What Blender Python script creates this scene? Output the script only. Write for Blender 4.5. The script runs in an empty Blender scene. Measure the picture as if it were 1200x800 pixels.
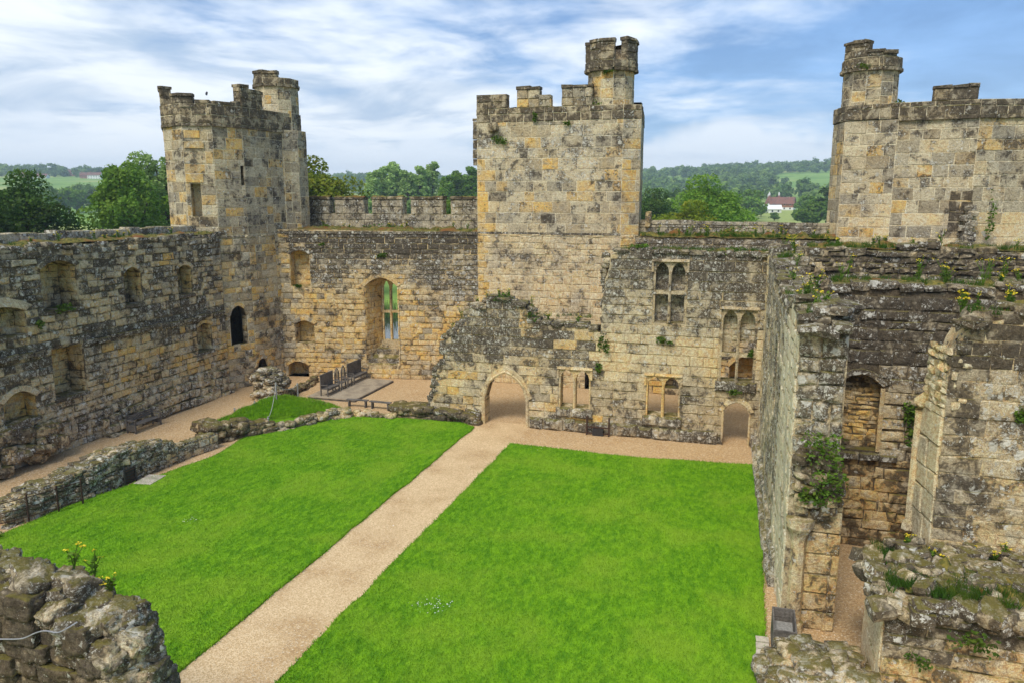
import bpy, math, random
import numpy as np
from mathutils import Vector, noise
from mathutils.geometry import tessellate_polygon
R = math.radians


class Rand(random.Random):
    def tri(self, a, b):
        return (a + b) / 2 + (self.random() - .5) * (b - a) * .5


rnd = Rand(7)
scene = bpy.context.scene
COL = scene.collection

# ------------------------------------------------------------------ camera
HC = 12.0
PITCH = math.atan(168 / 900.0)
YAW = R(17.0)
cam_d = bpy.data.cameras.new('camera')
cam_d.sensor_width = 36.0
cam_d.lens = 27.0
cam_d.clip_end = 12000
cam_d.clip_start = 0.1
cam = bpy.data.objects.new('camera', cam_d)
cam.location = (0, 0, HC)
cam.rotation_euler = (math.pi / 2 - PITCH, 0, YAW)
COL.objects.link(cam)
scene.camera = cam

# ------------------------------------------------------------------ sky, sun, exposure
SUN_EL, SUN_AZ = 54.0, 190.0          # compass-like: direction TO the sun, clockwise from +Y
world = bpy.data.worlds.new('World')
scene.world = world
world.use_nodes = True
wn, wl = world.node_tree.nodes, world.node_tree.links
wn.clear()


def N(nodes, typ, **kw):
    n = nodes.new(typ)
    for k, v in kw.items():
        setattr(n, k, v)
    return n


def setin(n, **kw):
    for k, v in kw.items():
        n.inputs[k.replace('_', ' ')].default_value = v
    return n


def math_node(nodes, links, op, a, b=None, c=None, clamp=False):
    n = nodes.new('ShaderNodeMath')
    n.operation = op
    n.use_clamp = clamp
    for i, v in enumerate((a, b, c)):
        if v is None:
            continue
        if isinstance(v, (int, float)):
            n.inputs[i].default_value = v
        else:
            links.new(v, n.inputs[i])
    return n.outputs[0]


def mix_col(nodes, links, fac, a, b, blend='MIX'):
    n = nodes.new('ShaderNodeMix')
    n.data_type = 'RGBA'
    n.blend_type = blend
    n.clamp_factor = True
    for sock, v in ((n.inputs['Factor'], fac), (n.inputs[6], a), (n.inputs[7], b)):
        if isinstance(v, (int, float)):
            sock.default_value = v
        elif isinstance(v, (tuple, list)):
            sock.default_value = (*v, 1.0) if len(v) == 3 else v
        else:
            links.new(v, sock)
    return n.outputs[2]


def ramp(nodes, links, fac, lo, hi):
    n = nodes.new('ShaderNodeMapRange')
    n.interpolation_type = 'SMOOTHSTEP'
    n.inputs['From Min'].default_value = lo
    n.inputs['From Max'].default_value = hi
    links.new(fac, n.inputs['Value'])
    return n.outputs['Result']


def build_world():
    M = lambda *a, **k: math_node(wn, wl, *a, **k)
    sky = N(wn, 'ShaderNodeTexSky', sky_type='NISHITA', sun_disc=False)
    sky.sun_elevation = R(SUN_EL)
    sky.sun_rotation = R(SUN_AZ)
    sky.air_density = 1.0
    sky.dust_density = 0.4
    sky.ozone_density = 2.5
    tc = N(wn, 'ShaderNodeTexCoord')
    sep = N(wn, 'ShaderNodeSeparateXYZ')
    wl.new(tc.outputs['Generated'], sep.inputs[0])
    X, Y, Z = sep.outputs
    zz = M('ADD', M('MAXIMUM', Z, 0.0), 0.12)
    cmb = N(wn, 'ShaderNodeCombineXYZ')
    wl.new(M('DIVIDE', X, zz), cmb.inputs[0])
    wl.new(M('DIVIDE', Y, zz), cmb.inputs[1])
    n1 = setin(N(wn, 'ShaderNodeTexNoise'), Scale=0.62, Detail=5.0, Roughness=0.55, Distortion=0.25)
    wl.new(cmb.outputs[0], n1.inputs['Vector'])
    n2 = setin(N(wn, 'ShaderNodeTexNoise'), Scale=1.6, Detail=5.0, Roughness=0.6, Distortion=0.3)
    wl.new(cmb.outputs[0], n2.inputs['Vector'])
    # broad weather front: bright broken cloud on one side of the sky, heavy blue-grey on the other
    side = M('ADD', M('MULTIPLY', X, 0.956), M('MULTIPLY', Y, 0.292))        # along the camera-right bearing
    sd = M('MINIMUM', M('MAXIMUM', side, -0.6), 0.6)
    cover = M('SUBTRACT', M('ADD', n1.outputs[0], M('MULTIPLY', M('SUBTRACT', n2.outputs[0], 0.5), 0.6)), M('MULTIPLY', sd, 0.36))
    mask = ramp(wn, wl, cover, 0.33, 0.62)
    # cumulus line low over the horizon
    low = setin(N(wn, 'ShaderNodeTexNoise'), Scale=5.0, Detail=4.0, Roughness=0.6)
    wl.new(tc.outputs['Generated'], low.inputs['Vector'])
    edge = M('ADD', M('MULTIPLY', low.outputs[0], 0.17), -0.012)
    lowm = ramp(wn, wl, M('SUBTRACT', edge, M('MAXIMUM', Z, 0.0)), -0.012, 0.022)
    mask = M('MAXIMUM', mask, M('MULTIPLY', lowm, 0.95))
    n3 = setin(N(wn, 'ShaderNodeTexNoise'), Scale=1.05, Detail=5.0, Roughness=0.58, Distortion=0.5)
    sh = N(wn, 'ShaderNodeVectorMath', operation='ADD')
    wl.new(cmb.outputs[0], sh.inputs[0])
    sh.inputs[1].default_value = (7.3, 2.1, 4.0)
    wl.new(sh.outputs[0], n3.inputs['Vector'])
    shade = ramp(wn, wl, n3.outputs[0], 0.30, 0.55)
    cloud = mix_col(wn, wl, shade, (0.29, 0.37, 0.48), (0.575, 0.61, 0.645))
    cloud = mix_col(wn, wl, M('MULTIPLY', lowm, 0.75), cloud, (0.52, 0.57, 0.63))
    mul = N(wn, 'ShaderNodeVectorMath', operation='SCALE')
    wl.new(sky.outputs[0], mul.inputs[0])
    mul.inputs['Scale'].default_value = 0.085
    veil = mix_col(wn, wl, 0.6, mul.outputs[0], mix_col(wn, wl, ramp(wn, wl, n2.outputs[0], .3, .65), (0.050, 0.140, 0.335), (0.125, 0.26, 0.52)))
    col = mix_col(wn, wl, mask, veil, cloud)
    bg = N(wn, 'ShaderNodeBackground')
    wl.new(col, bg.inputs['Color'])
    bg.inputs['Strength'].default_value = 1.0
    out = N(wn, 'ShaderNodeOutputWorld')
    wl.new(bg.outputs[0], out.inputs['Surface'])


build_world()
sun_d = bpy.data.lights.new('sun', 'SUN')
sun_d.energy = 1.5
sun_d.angle = R(18)
sun_d.color = (1.0, 0.97, 0.92)
sun = bpy.data.objects.new('sun', sun_d)
az, el = R(SUN_AZ), R(SUN_EL)
to_sun = Vector((math.sin(az) * math.cos(el), math.cos(az) * math.cos(el), math.sin(el)))
sun.rotation_euler = (-to_sun).to_track_quat('-Z', 'Y').to_euler()
sun.location = (-40, -40, 80)
COL.objects.link(sun)
scene.view_settings.view_transform = 'Standard'
scene.view_settings.look = 'None'
scene.view_settings.gamma = 1.0
scene.view_settings.use_curve_mapping = False
scene.view_settings.exposure = 0.92
scene.render.engine = 'CYCLES'
scene.cycles.volume_bounces = 0
scene.cycles.max_bounces = 4
scene.cycles.diffuse_bounces = 3
scene.cycles.glossy_bounces = 2
scene.cycles.transmission_bounces = 2

# ------------------------------------------------------------------ materials
MAT = {}


def new_mat(name):
    m = bpy.data.materials.new(name)
    m.use_nodes = True
    nt = m.node_tree
    b = nt.nodes['Principled BSDF']
    MAT[name] = m
    return m, nt.nodes, nt.links, b


def wpos(nodes):
    return nodes.new('ShaderNodeNewGeometry').outputs['Position']


def tnoise(nodes, links, vec, scale, detail=4.0, rough=0.55, dist=0.0):
    n = nodes.new('ShaderNodeTexNoise')
    n.inputs['Scale'].default_value = scale
    n.inputs['Detail'].default_value = detail
    n.inputs['Roughness'].default_value = rough
    n.inputs['Distortion'].default_value = dist
    if vec is not None:
        links.new(vec, n.inputs['Vector'])
    return n.outputs['Fac'], n.outputs['Color']


def bump(nodes, links, h, strength, dist, prev=None):
    b = nodes.new('ShaderNodeBump')
    b.inputs['Strength'].default_value = strength
    b.inputs['Distance'].default_value = dist
    links.new(h, b.inputs['Height'])
    if prev is not None:
        links.new(prev, b.inputs['Normal'])
    return b.outputs['Normal']


def make_stone():
    m, n, l, b = new_mat('stone')
    M = lambda *a, **k: math_node(n, l, *a, **k)
    at = n.new('ShaderNodeAttribute')
    at.attribute_name = 'tint'
    sep = n.new('ShaderNodeSeparateColor')
    l.new(at.outputs['Color'], sep.inputs[0])
    tone, warm, dark, lich = sep.outputs[0], sep.outputs[1], sep.outputs[2], at.outputs['Alpha']
    geo = n.new('ShaderNodeNewGeometry')
    P = geo.outputs['Position']
    big, bigc = tnoise(n, l, P, 0.55, 4, 0.6)
    mid, midc = tnoise(n, l, P, 2.0, 5, 0.68, 0.4)
    fine, finec = tnoise(n, l, P, 8.5, 5, 0.72)
    vf, _ = tnoise(n, l, P, 34.0, 2, 0.6)
    c = mix_col(n, l, tone, (0.25, 0.226, 0.178), (0.72, 0.625, 0.445))
    wf = M('MULTIPLY', M('MULTIPLY', warm, 1.2), ramp(n, l, mid, 0.26, 0.58), clamp=True)
    c = mix_col(n, l, wf, c, (0.72, 0.455, 0.145))
    # weather greying in broad shapes
    c = mix_col(n, l, M('MULTIPLY', ramp(n, l, big, 0.44, 0.68), 0.55), c, (0.31, 0.290, 0.250))
    # fine mottling
    c = mix_col(n, l, 0.75, c, mix_col(n, l, ramp(n, l, fine, 0.2, 0.8), (0.20, 0.175, 0.14), (0.86, 0.84, 0.80)), 'OVERLAY')
    c = mix_col(n, l, 0.55, c, mix_col(n, l, ramp(n, l, vf, 0.25, 0.75), (0.24, 0.22, 0.19), (0.80, 0.79, 0.76)), 'OVERLAY')
    # black crust (dark biofilm / lichen), running across the joints
    d = M('ADD', M('ADD', M('MULTIPLY', mid, 0.50), M('MULTIPLY', fine, 0.28)), M('MULTIPLY', big, 0.22))
    d = M('MULTIPLY_ADD', d, 2.1, -0.55)
    dm = ramp(n, l, M('SUBTRACT', M('ADD', d, dark), 1.018), -0.075, 0.085)
    c = mix_col(n, l, M('MULTIPLY', dm, 0.88), c, mix_col(n, l, ramp(n, l, fine, .3, .7), (0.017, 0.013, 0.010), (0.088, 0.066, 0.045)))
    # pale crustose lichen: rounded specks of two sizes, in patches
    for sc, rad, dens, soft in ((3.6, 0.38, 3.0, 0.05), (8.5, 0.42, 5.0, 0.06), (19.0, 0.42, 5.5, 0.10)):
        v = n.new('ShaderNodeTexVoronoi')
        v.inputs['Scale'].default_value = sc
        wp = n.new('ShaderNodeVectorMath')
        wp.operation = 'MULTIPLY_ADD'
        l.new(finec, wp.inputs[0])
        wp.inputs[1].default_value = (0.34, 0.34, 0.34)
        l.new(P, wp.inputs[2])
        l.new(wp.outputs[0], v.inputs['Vector'])
        cs = n.new('ShaderNodeSeparateColor')
        l.new(v.outputs['Color'], cs.inputs[0])
        on = M('SUBTRACT', M('MULTIPLY', M('ADD', M('SUBTRACT', lich, 0.41), M('MULTIPLY', M('SUBTRACT', mid, 0.5), 0.5)), dens), cs.outputs[0])
        rr = M('MULTIPLY', M('ADD', cs.outputs[1], 0.35), rad)
        spot = ramp(n, l, M('SUBTRACT', rr, v.outputs['Distance']), -soft, soft)
        wm = M('MULTIPLY', spot, ramp(n, l, on, -0.02, 0.06))
        c = mix_col(n, l, M('MULTIPLY', wm, 0.82), c, mix_col(n, l, cs.outputs[2], (0.42, 0.385, 0.31), (0.76, 0.72, 0.61)))
    # moss on what faces up
    sn = n.new('ShaderNodeSeparateXYZ')
    l.new(geo.outputs['Normal'], sn.inputs[0])
    mo = M('MULTIPLY', ramp(n, l, sn.outputs[2], 0.45, 0.85), ramp(n, l, mid, 0.38, 0.56))
    c = mix_col(n, l, M('MULTIPLY', mo, 0.80), c, mix_col(n, l, fine, (0.05, 0.05, 0.012), (0.24, 0.19, 0.03)))
    l.new(c, b.inputs['Base Color'])
    b.inputs['Roughness'].default_value = 0.93
    b.inputs['Specular IOR Level'].default_value = 0.2
    l.new(bump(n, l, fine, 0.9, 0.07), b.inputs['Normal'])


make_stone()


def simple(name, c0, c1, scale=6.0, rough=0.85, bstr=0.4, bdist=0.02, c2=None, s2=0.6, spec=0.3, detail=5):
    m, n, l, b = new_mat(name)
    P = wpos(n)
    f, _ = tnoise(n, l, P, scale, detail, 0.65)
    f2, _ = tnoise(n, l, P, s2, 4, 0.6)
    c = mix_col(n, l, ramp(n, l, f, 0.3, 0.7), c0, c1)
    if c2:
        c = mix_col(n, l, ramp(n, l, f2, 0.45, 0.68), c, c2)
    l.new(c, b.inputs['Base Color'])
    b.inputs['Roughness'].default_value = rough
    b.inputs['Specular IOR Level'].default_value = spec
    if bstr:
        l.new(bump(n, l, f, bstr, bdist), b.inputs['Normal'])
    return m


simple('mortar', (0.26, 0.215, 0.15), (0.42, 0.35, 0.24), 14, 0.95, 0.5, 0.02, (0.15, 0.13, 0.10), 0.8)
simple('earth', (0.10, 0.08, 0.05), (0.22, 0.17, 0.10), 5, 0.95, 0.6, 0.04, (0.06, 0.05, 0.03), 0.9)
simple('moss', (0.045, 0.060, 0.012), (0.24, 0.185, 0.035), 7.0, 0.95, 0.9, 0.08, (0.20, 0.075, 0.02), 1.1)
simple('wood_grey', (0.10, 0.085, 0.07), (0.20, 0.175, 0.145), 18, 0.85, 0.3, 0.004, (0.075, 0.066, 0.055), 2.0)
simple('wood_deck', (0.30, 0.235, 0.155), (0.48, 0.39, 0.27), 12, 0.85, 0.3, 0.004, (0.27, 0.215, 0.15), 1.5)
simple('iron_dark', (0.02, 0.02, 0.022), (0.05, 0.045, 0.04), 20, 0.55, 0.2, 0.002)
simple('iron_rust', (0.035, 0.022, 0.016), (0.09, 0.045, 0.025), 18, 0.8, 0.3, 0.003)
simple('rope', (0.36, 0.35, 0.31), (0.52, 0.50, 0.45), 40, 0.9, 0.3, 0.003)
simple('post_wood', (0.20, 0.19, 0.17), (0.36, 0.34, 0.30), 18, 0.85, 0.3, 0.004)
simple('flagstone', (0.42, 0.36, 0.27), (0.60, 0.52, 0.40), 9, 0.9, 0.4, 0.01, (0.30, 0.26, 0.20), 1.3)
simple('brick_red', (0.24, 0.10, 0.055), (0.36, 0.17, 0.09), 3, 0.9, 0.3, 0.02)
simple('roof_tile', (0.16, 0.075, 0.055), (0.27, 0.13, 0.09), 2, 0.9, 0.3, 0.03, (0.13, 0.085, 0.07), 0.4)
simple('white_paint', (0.72, 0.71, 0.68), (0.82, 0.81, 0.78), 4, 0.7, 0.1, 0.01)
simple('window_glass', (0.03, 0.035, 0.04), (0.06, 0.065, 0.07), 4, 0.25, 0, 0, spec=0.6)
simple('bark', (0.07, 0.055, 0.04), (0.15, 0.12, 0.09), 7, 0.95, 0.6, 0.03)
simple('cable', (0.22, 0.22, 0.23), (0.34, 0.34, 0.35), 12, 0.5, 0, 0)
simple('bird_dark', (0.015, 0.015, 0.018), (0.035, 0.035, 0.04), 30, 0.6, 0, 0)
simple('bird_white', (0.70, 0.70, 0.70), (0.8, 0.8, 0.8), 30, 0.6, 0, 0)
simple('petal', (0.72, 0.52, 0.02), (0.82, 0.64, 0.04), 20, 0.8, 0, 0)
simple('petal_white', (0.78, 0.77, 0.72), (0.84, 0.82, 0.78), 20, 0.8, 0, 0)
simple('hedge_far', (0.03, 0.06, 0.018), (0.07, 0.12, 0.03), 0.6, 0.95, 0.8, 0.4)
simple('reed', (0.06, 0.13, 0.03), (0.14, 0.22, 0.05), 0.9, 0.9, 0.2, 0.05)


def make_gravel():
    m, n, l, b = new_mat('gravel')
    P = wpos(n)
    v = n.new('ShaderNodeTexVoronoi')
    v.inputs['Scale'].default_value = 26.0
    l.new(P, v.inputs['Vector'])
    sp = n.new('ShaderNodeSeparateColor')
    l.new(v.outputs['Color'], sp.inputs[0])
    f, _ = tnoise(n, l, P, 11.0, 5, 0.75)
    f2, _ = tnoise(n, l, P, 0.5, 5, 0.6)
    f3, _ = tnoise(n, l, P, 60.0, 2, 0.6)
    c = mix_col(n, l, sp.outputs[0], (0.32, 0.180, 0.070), (0.68, 0.45, 0.215))
    c = mix_col(n, l, ramp(n, l, sp.outputs[1], 0.80, 0.93), c, (0.76, 0.63, 0.44))
    c = mix_col(n, l, ramp(n, l, f, 0.40, 0.75), c, (0.42, 0.255, 0.115))
    c = mix_col(n, l, ramp(n, l, f3, 0.55, 0.8), c, (0.15, 0.095, 0.05))
    # wheel- and foot-worn paler streaks on the middle of the path; damp brown elsewhere
    at = n.new('ShaderNodeAttribute')
    at.attribute_name = 'worn'
    c = mix_col(n, l, math_node(n, l, 'MULTIPLY', at.outputs['Fac'], ramp(n, l, f2, 0.25, 0.6)), c,
                mix_col(n, l, sp.outputs[2], (0.52, 0.345, 0.165), (0.78, 0.58, 0.34)))
    l.new(c, b.inputs['Base Color'])
    b.inputs['Roughness'].default_value = 0.9
    b.inputs['Specular IOR Level'].default_value = 0.25
    nb = bump(n, l, v.outputs['Distance'], 0.6, 0.03)
    nb = bump(n, l, f, 0.5, 0.04, nb)
    l.new(nb, b.inputs['Normal'])


make_gravel()


def make_lawn(name, gain=1.0):
    m, n, l, b = new_mat(name)
    P = wpos(n)
    mp = n.new('ShaderNodeMapping')
    mp.inputs['Rotation'].default_value = (0, 0, R(18))
    mp.inputs['Scale'].default_value = (1.0, 0.45, 1.0)
    l.new(P, mp.inputs['Vector'])
    f1, _ = tnoise(n, l, mp.outputs[0], 5.2, 6, 0.75, 0.3)
    f2, _ = tnoise(n, l, P, 0.35, 4, 0.6)
    f3, _ = tnoise(n, l, P, 24.0, 3, 0.6)
    g = gain
    c = mix_col(n, l, ramp(n, l, f1, 0.30, 0.72), (0.070 * g, 0.205 * g, 0.005 * g), (0.205 * g, 0.400 * g, 0.010 * g))
    c = mix_col(n, l, math_node(n, l, 'MULTIPLY', ramp(n, l, f2, 0.42, 0.70), 0.6), c, (0.255 * g, 0.385 * g, 0.024 * g))
    c = mix_col(n, l, math_node(n, l, 'MULTIPLY', ramp(n, l, f3, 0.55, 0.8), 0.5), c, (0.05 * g, 0.145 * g, 0.005 * g))
    l.new(c, b.inputs['Base Color'])
    b.inputs['Roughness'].default_value = 0.9
    b.inputs['Specular IOR Level'].default_value = 0.15
    nb = bump(n, l, f1, 0.5, 0.06)
    nb = bump(n, l, f3, 0.7, 0.03, nb)
    l.new(nb, b.inputs['Normal'])


make_lawn('lawn')
make_lawn('blade', 1.05)


def make_terrain():
    m, n, l, b = new_mat('terrain')
    P = wpos(n)
    f1, _ = tnoise(n, l, P, 0.0035, 3, 0.5)
    f2, _ = tnoise(n, l, P, 0.03, 5, 0.6)
    f3, _ = tnoise(n, l, P, 0.5, 5, 0.65)
    c = mix_col(n, l, ramp(n, l, f2, 0.35, 0.65), (0.14, 0.255, 0.045), (0.235, 0.36, 0.07))
    c = mix_col(n, l, ramp(n, l, f1, 0.50, 0.56), c, (0.33, 0.38, 0.11))
    c = mix_col(n, l, math_node(n, l, 'MULTIPLY', ramp(n, l, f3, 0.45, 0.75), 0.4), c, (0.07, 0.12, 0.025))
    l.new(c, b.inputs['Base Color'])
    b.inputs['Roughness'].default_value = 0.95
    b.inputs['Specular IOR Level'].default_value = 0.1


make_terrain()


def make_water():
    m, n, l, b = new_mat('water')
    P = wpos(n)
    f, _ = tnoise(n, l, P, 2.0, 3, 0.5)
    b.inputs['Base Color'].default_value = (0.03, 0.04, 0.025, 1)
    b.inputs['Roughness'].default_value = 0.06
    b.inputs['Specular IOR Level'].default_value = 0.6
    b.inputs['IOR'].default_value = 1.33
    l.new(bump(n, l, f, 0.08, 0.05), b.inputs['Normal'])


make_water()


def make_leaf(name, c0, c1, c2, sc=0.5):
    m, n, l, b = new_mat(name)
    at = n.new('ShaderNodeAttribute')
    at.attribute_name = 'tint'
    sp = n.new('ShaderNodeSeparateColor')
    l.new(at.outputs['Color'], sp.inputs[0])
    P = wpos(n)
    f, _ = tnoise(n, l, P, sc, 4, 0.6)
    c = mix_col(n, l, sp.outputs[0], c0, c1)
    c = mix_col(n, l, math_node(n, l, 'MULTIPLY', ramp(n, l, f, 0.45, 0.7), 0.7), c, c2)
    oi = n.new('ShaderNodeObjectInfo')
    hs = n.new('ShaderNodeHueSaturation')
    l.new(c, hs.inputs['Color'])
    l.new(math_node(n, l, 'ADD', math_node(n, l, 'MULTIPLY', oi.outputs['Random'], 0.45), 0.78), hs.inputs['Value'])
    l.new(hs.outputs[0], b.inputs['Base Color'])
    b.inputs['Roughness'].default_value = 0.75
    b.inputs['Specular IOR Level'].default_value = 0.2
    tr = n.new('ShaderNodeBsdfTranslucent')
    l.new(hs.outputs[0], tr.inputs['Color'])
    mx = n.new('ShaderNodeMixShader')
    mx.inputs[0].default_value = 0.35
    l.new(b.outputs[0], mx.inputs[1])
    l.new(tr.outputs[0], mx.inputs[2])
    l.new(mx.outputs[0], n['Material Output'].inputs['Surface'])


make_leaf('leaf_dark', (0.030, 0.075, 0.010), (0.085, 0.165, 0.020), (0.115, 0.145, 0.020))
make_leaf('leaf_mid', (0.075, 0.170, 0.016), (0.185, 0.315, 0.034), (0.210, 0.290, 0.026))
make_leaf('leaf_gold', (0.100, 0.150, 0.010), (0.250, 0.305, 0.018), (0.310, 0.265, 0.014))
make_leaf('leaf_pale', (0.210, 0.320, 0.080), (0.350, 0.480, 0.140), (0.290, 0.430, 0.120))
make_leaf('leaf_far', (0.070, 0.150, 0.035), (0.310, 0.430, 0.100), (0.190, 0.320, 0.080), 0.02)
make_leaf('leaf_weed', (0.050, 0.120, 0.010), (0.135, 0.225, 0.025), (0.160, 0.200, 0.020), 2.0)

# ------------------------------------------------------------------ mesh helpers


def add_mesh(name, V, F, mat, parent=None, loc=(0, 0, 0), tint=None, smooth=False):
    """One mesh object; V are world coordinates, stored relative to the parent's base (or loc)."""
    me = bpy.data.meshes.new(name)
    V = np.asarray(V, dtype=np.float32).reshape(-1, 3)
    base = np.array(parent_base(parent) if parent is not None else loc, dtype=np.float32)
    me.from_pydata((V - base).tolist(), [], F)
    me.materials.append(MAT[mat])
    if tint is not None:
        a = me.attributes.new('tint', 'FLOAT_COLOR', 'POINT')
        t = np.asarray(tint, dtype=np.float32)
        if t.ndim == 1:
            t = np.tile(t, (len(V), 1))
        a.data.foreach_set('color', t.ravel())
    if smooth:
        me.polygons.foreach_set('use_smooth', [True] * len(me.polygons))
    o = bpy.data.objects.new(name, me)
    COL.objects.link(o)
    if parent is not None:
        o.parent = parent
    else:
        o.location = loc
    return o


def parent_base(p):
    v = Vector(p.location)
    while p.parent is not None:
        p = p.parent
        v = v + p.location
    return tuple(v)


def empty(name, loc, label, cat, group=None):
    o = bpy.data.objects.new(name, None)
    o.empty_display_size = 0.2
    o.location = loc
    COL.objects.link(o)
    o['label'] = label
    o['category'] = cat
    if group:
        o['group'] = group
    return o


def tag(o, label=None, cat=None, group=None, kind=None):
    for k, v in (('label', label), ('category', cat), ('group', group), ('kind', kind)):
        if v:
            o[k] = v
    return o


class Geo:
    def __init__(self):
        self.V, self.F, self.T = [], [], []

    def add(self, V, F, T=None):
        o = len(self.V)
        self.V.extend([tuple(v) for v in V])
        self.F.extend([tuple(i + o for i in f) for f in F])
        if T is not None:
            self.T.extend([T] * len(V))

    def box(self, a, b, T=None, rot=0.0, piv=None):
        (x0, y0, z0), (x1, y1, z1) = a, b
        vs = [(x0, y0, z0), (x1, y0, z0), (x1, y1, z0), (x0, y1, z0), (x0, y0, z1), (x1, y0, z1), (x1, y1, z1), (x0, y1, z1)]
        if rot:
            px_, py_ = piv if piv else ((x0 + x1) / 2, (y0 + y1) / 2)
            c, s = math.cos(rot), math.sin(rot)
            vs = [(px_ + (x - px_) * c - (y - py_) * s, py_ + (x - px_) * s + (y - py_) * c, z) for x, y, z in vs]
        self.add(vs, [(3, 2, 1, 0), (4, 5, 6, 7), (0, 1, 5, 4), (1, 2, 6, 5), (2, 3, 7, 6), (3, 0, 4, 7)], T)

    def beam(self, p, q, w, h=None, T=None, up=(0, 0, 1)):
        """Rectangular bar from p to q."""
        h = h or w
        p, q = Vector(p), Vector(q)
        d = (q - p).normalized()
        u = Vector(up)
        if abs(d.dot(u)) > 0.95:
            u = Vector((0, 1, 0))
        s = d.cross(u).normalized()
        t = s.cross(d).normalized()
        vs = []
        for c in (p, q):
            for a, b in ((-1, -1), (1, -1), (1, 1), (-1, 1)):
                vs.append(c + s * (a * w / 2) + t * (b * h / 2))
        self.add(vs, [(3, 2, 1, 0), (4, 5, 6, 7), (0, 1, 5, 4), (1, 2, 6, 5), (2, 3, 7, 6), (3, 0, 4, 7)], T)

    def tube(self, pts, rad, seg=7, T=None, caps=True):
        pts = [Vector(p) for p in pts]
        if not isinstance(rad, (list, tuple)):
            rad = [rad] * len(pts)
        vs, fs = [], []
        for i, p in enumerate(pts):
            d = (pts[min(i + 1, len(pts) - 1)] - pts[max(i - 1, 0)]).normalized()
            u = Vector((0, 0, 1)) if abs(d.z) < 0.9 else Vector((1, 0, 0))
            s = d.cross(u).normalized()
            t = s.cross(d).normalized()
            for k in range(seg):
                a = 2 * math.pi * k / seg
                vs.append(p + (s * math.cos(a) + t * math.sin(a)) * rad[i])
        for i in range(len(pts) - 1):
            for k in range(seg):
                a, b = i * seg + k, i * seg + (k + 1) % seg
                fs.append((a, b, b + seg, a + seg))
        if caps:
            fs.append(tuple(reversed(range(seg))))
            fs.append(tuple(range((len(pts) - 1) * seg, len(pts) * seg)))
        self.add(vs, fs, T)

    def prism(self, poly, z0, z1, T=None):
        n = len(poly)
        vs = [(x, y, z0) for x, y in poly] + [(x, y, z1) for x, y in poly]
        fs = [tuple(reversed(range(n))), tuple(range(n, 2 * n))]
        fs += [(i, (i + 1) % n, (i + 1) % n + n, i + n) for i in range(n)]
        self.add(vs, fs, T)

    def build(self, name, mat, parent=None, loc=(0, 0, 0), smooth=False):
        return add_mesh(name, self.V, self.F, mat, parent, loc, self.T if self.T else None, smooth)


# subdivided-cube boulders
def cube_grid(n):
    idx, V, F = {}, [], []

    def vid(p):
        k = tuple(round(c, 5) for c in p)
        if k not in idx:
            idx[k] = len(V)
            V.append(p)
        return idx[k]
    for ax in range(3):
        for sgn in (-1, 1):
            for i in range(n):
                for j in range(n):
                    q = []
                    for a, b in ((i, j), (i + 1, j), (i + 1, j + 1), (i, j + 1)):
                        p = [0, 0, 0]
                        p[ax] = sgn
                        p[(ax + 1) % 3] = -1 + 2 * a / n
                        p[(ax + 2) % 3] = -1 + 2 * b / n
                        q.append(vid(tuple(p)))
                    F.append(tuple(q) if sgn > 0 else tuple(reversed(q)))
    return np.array(V, dtype=float), F


CUBES = {n: cube_grid(n) for n in (2, 3, 5, 9)}


def rot_z(a):
    c, s = math.cos(a), math.sin(a)
    return np.array([[c, -s, 0], [s, c, 0], [0, 0, 1]])


def rock(c, size, r, n=2, yaw=None, tilt=0.15, rough=0.13, sphere=0.45):
    V, F = CUBES[n]
    L = np.linalg.norm(V, axis=1, keepdims=True)
    W = V * (1 - sphere) + (V / L) * sphere * 1.15
    seed = Vector((r.uniform(-90, 90), r.uniform(-90, 90), r.uniform(-90, 90)))
    disp = np.array([[noise.noise(Vector(v) * 1.3 + seed) * 0.9 + noise.noise(Vector(v) * 3.3 + seed) * (0.5 if n > 3 else 0.2)] for v in V])
    W = W * (1 + disp * rough * 2.0)
    W = W * (np.array(size) * 0.5)
    a = r.uniform(0, 6.28) if yaw is None else yaw
    tx, ty = r.uniform(-tilt, tilt), r.uniform(-tilt, tilt)
    Rx = np.array([[1, 0, 0], [0, math.cos(tx), -math.sin(tx)], [0, math.sin(tx), math.cos(tx)]])
    Ry = np.array([[math.cos(ty), 0, math.sin(ty)], [0, 1, 0], [-math.sin(ty), 0, math.cos(ty)]])
    W = W @ (rot_z(a) @ Rx @ Ry).T + np.array(c)
    return W.tolist(), F


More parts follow.
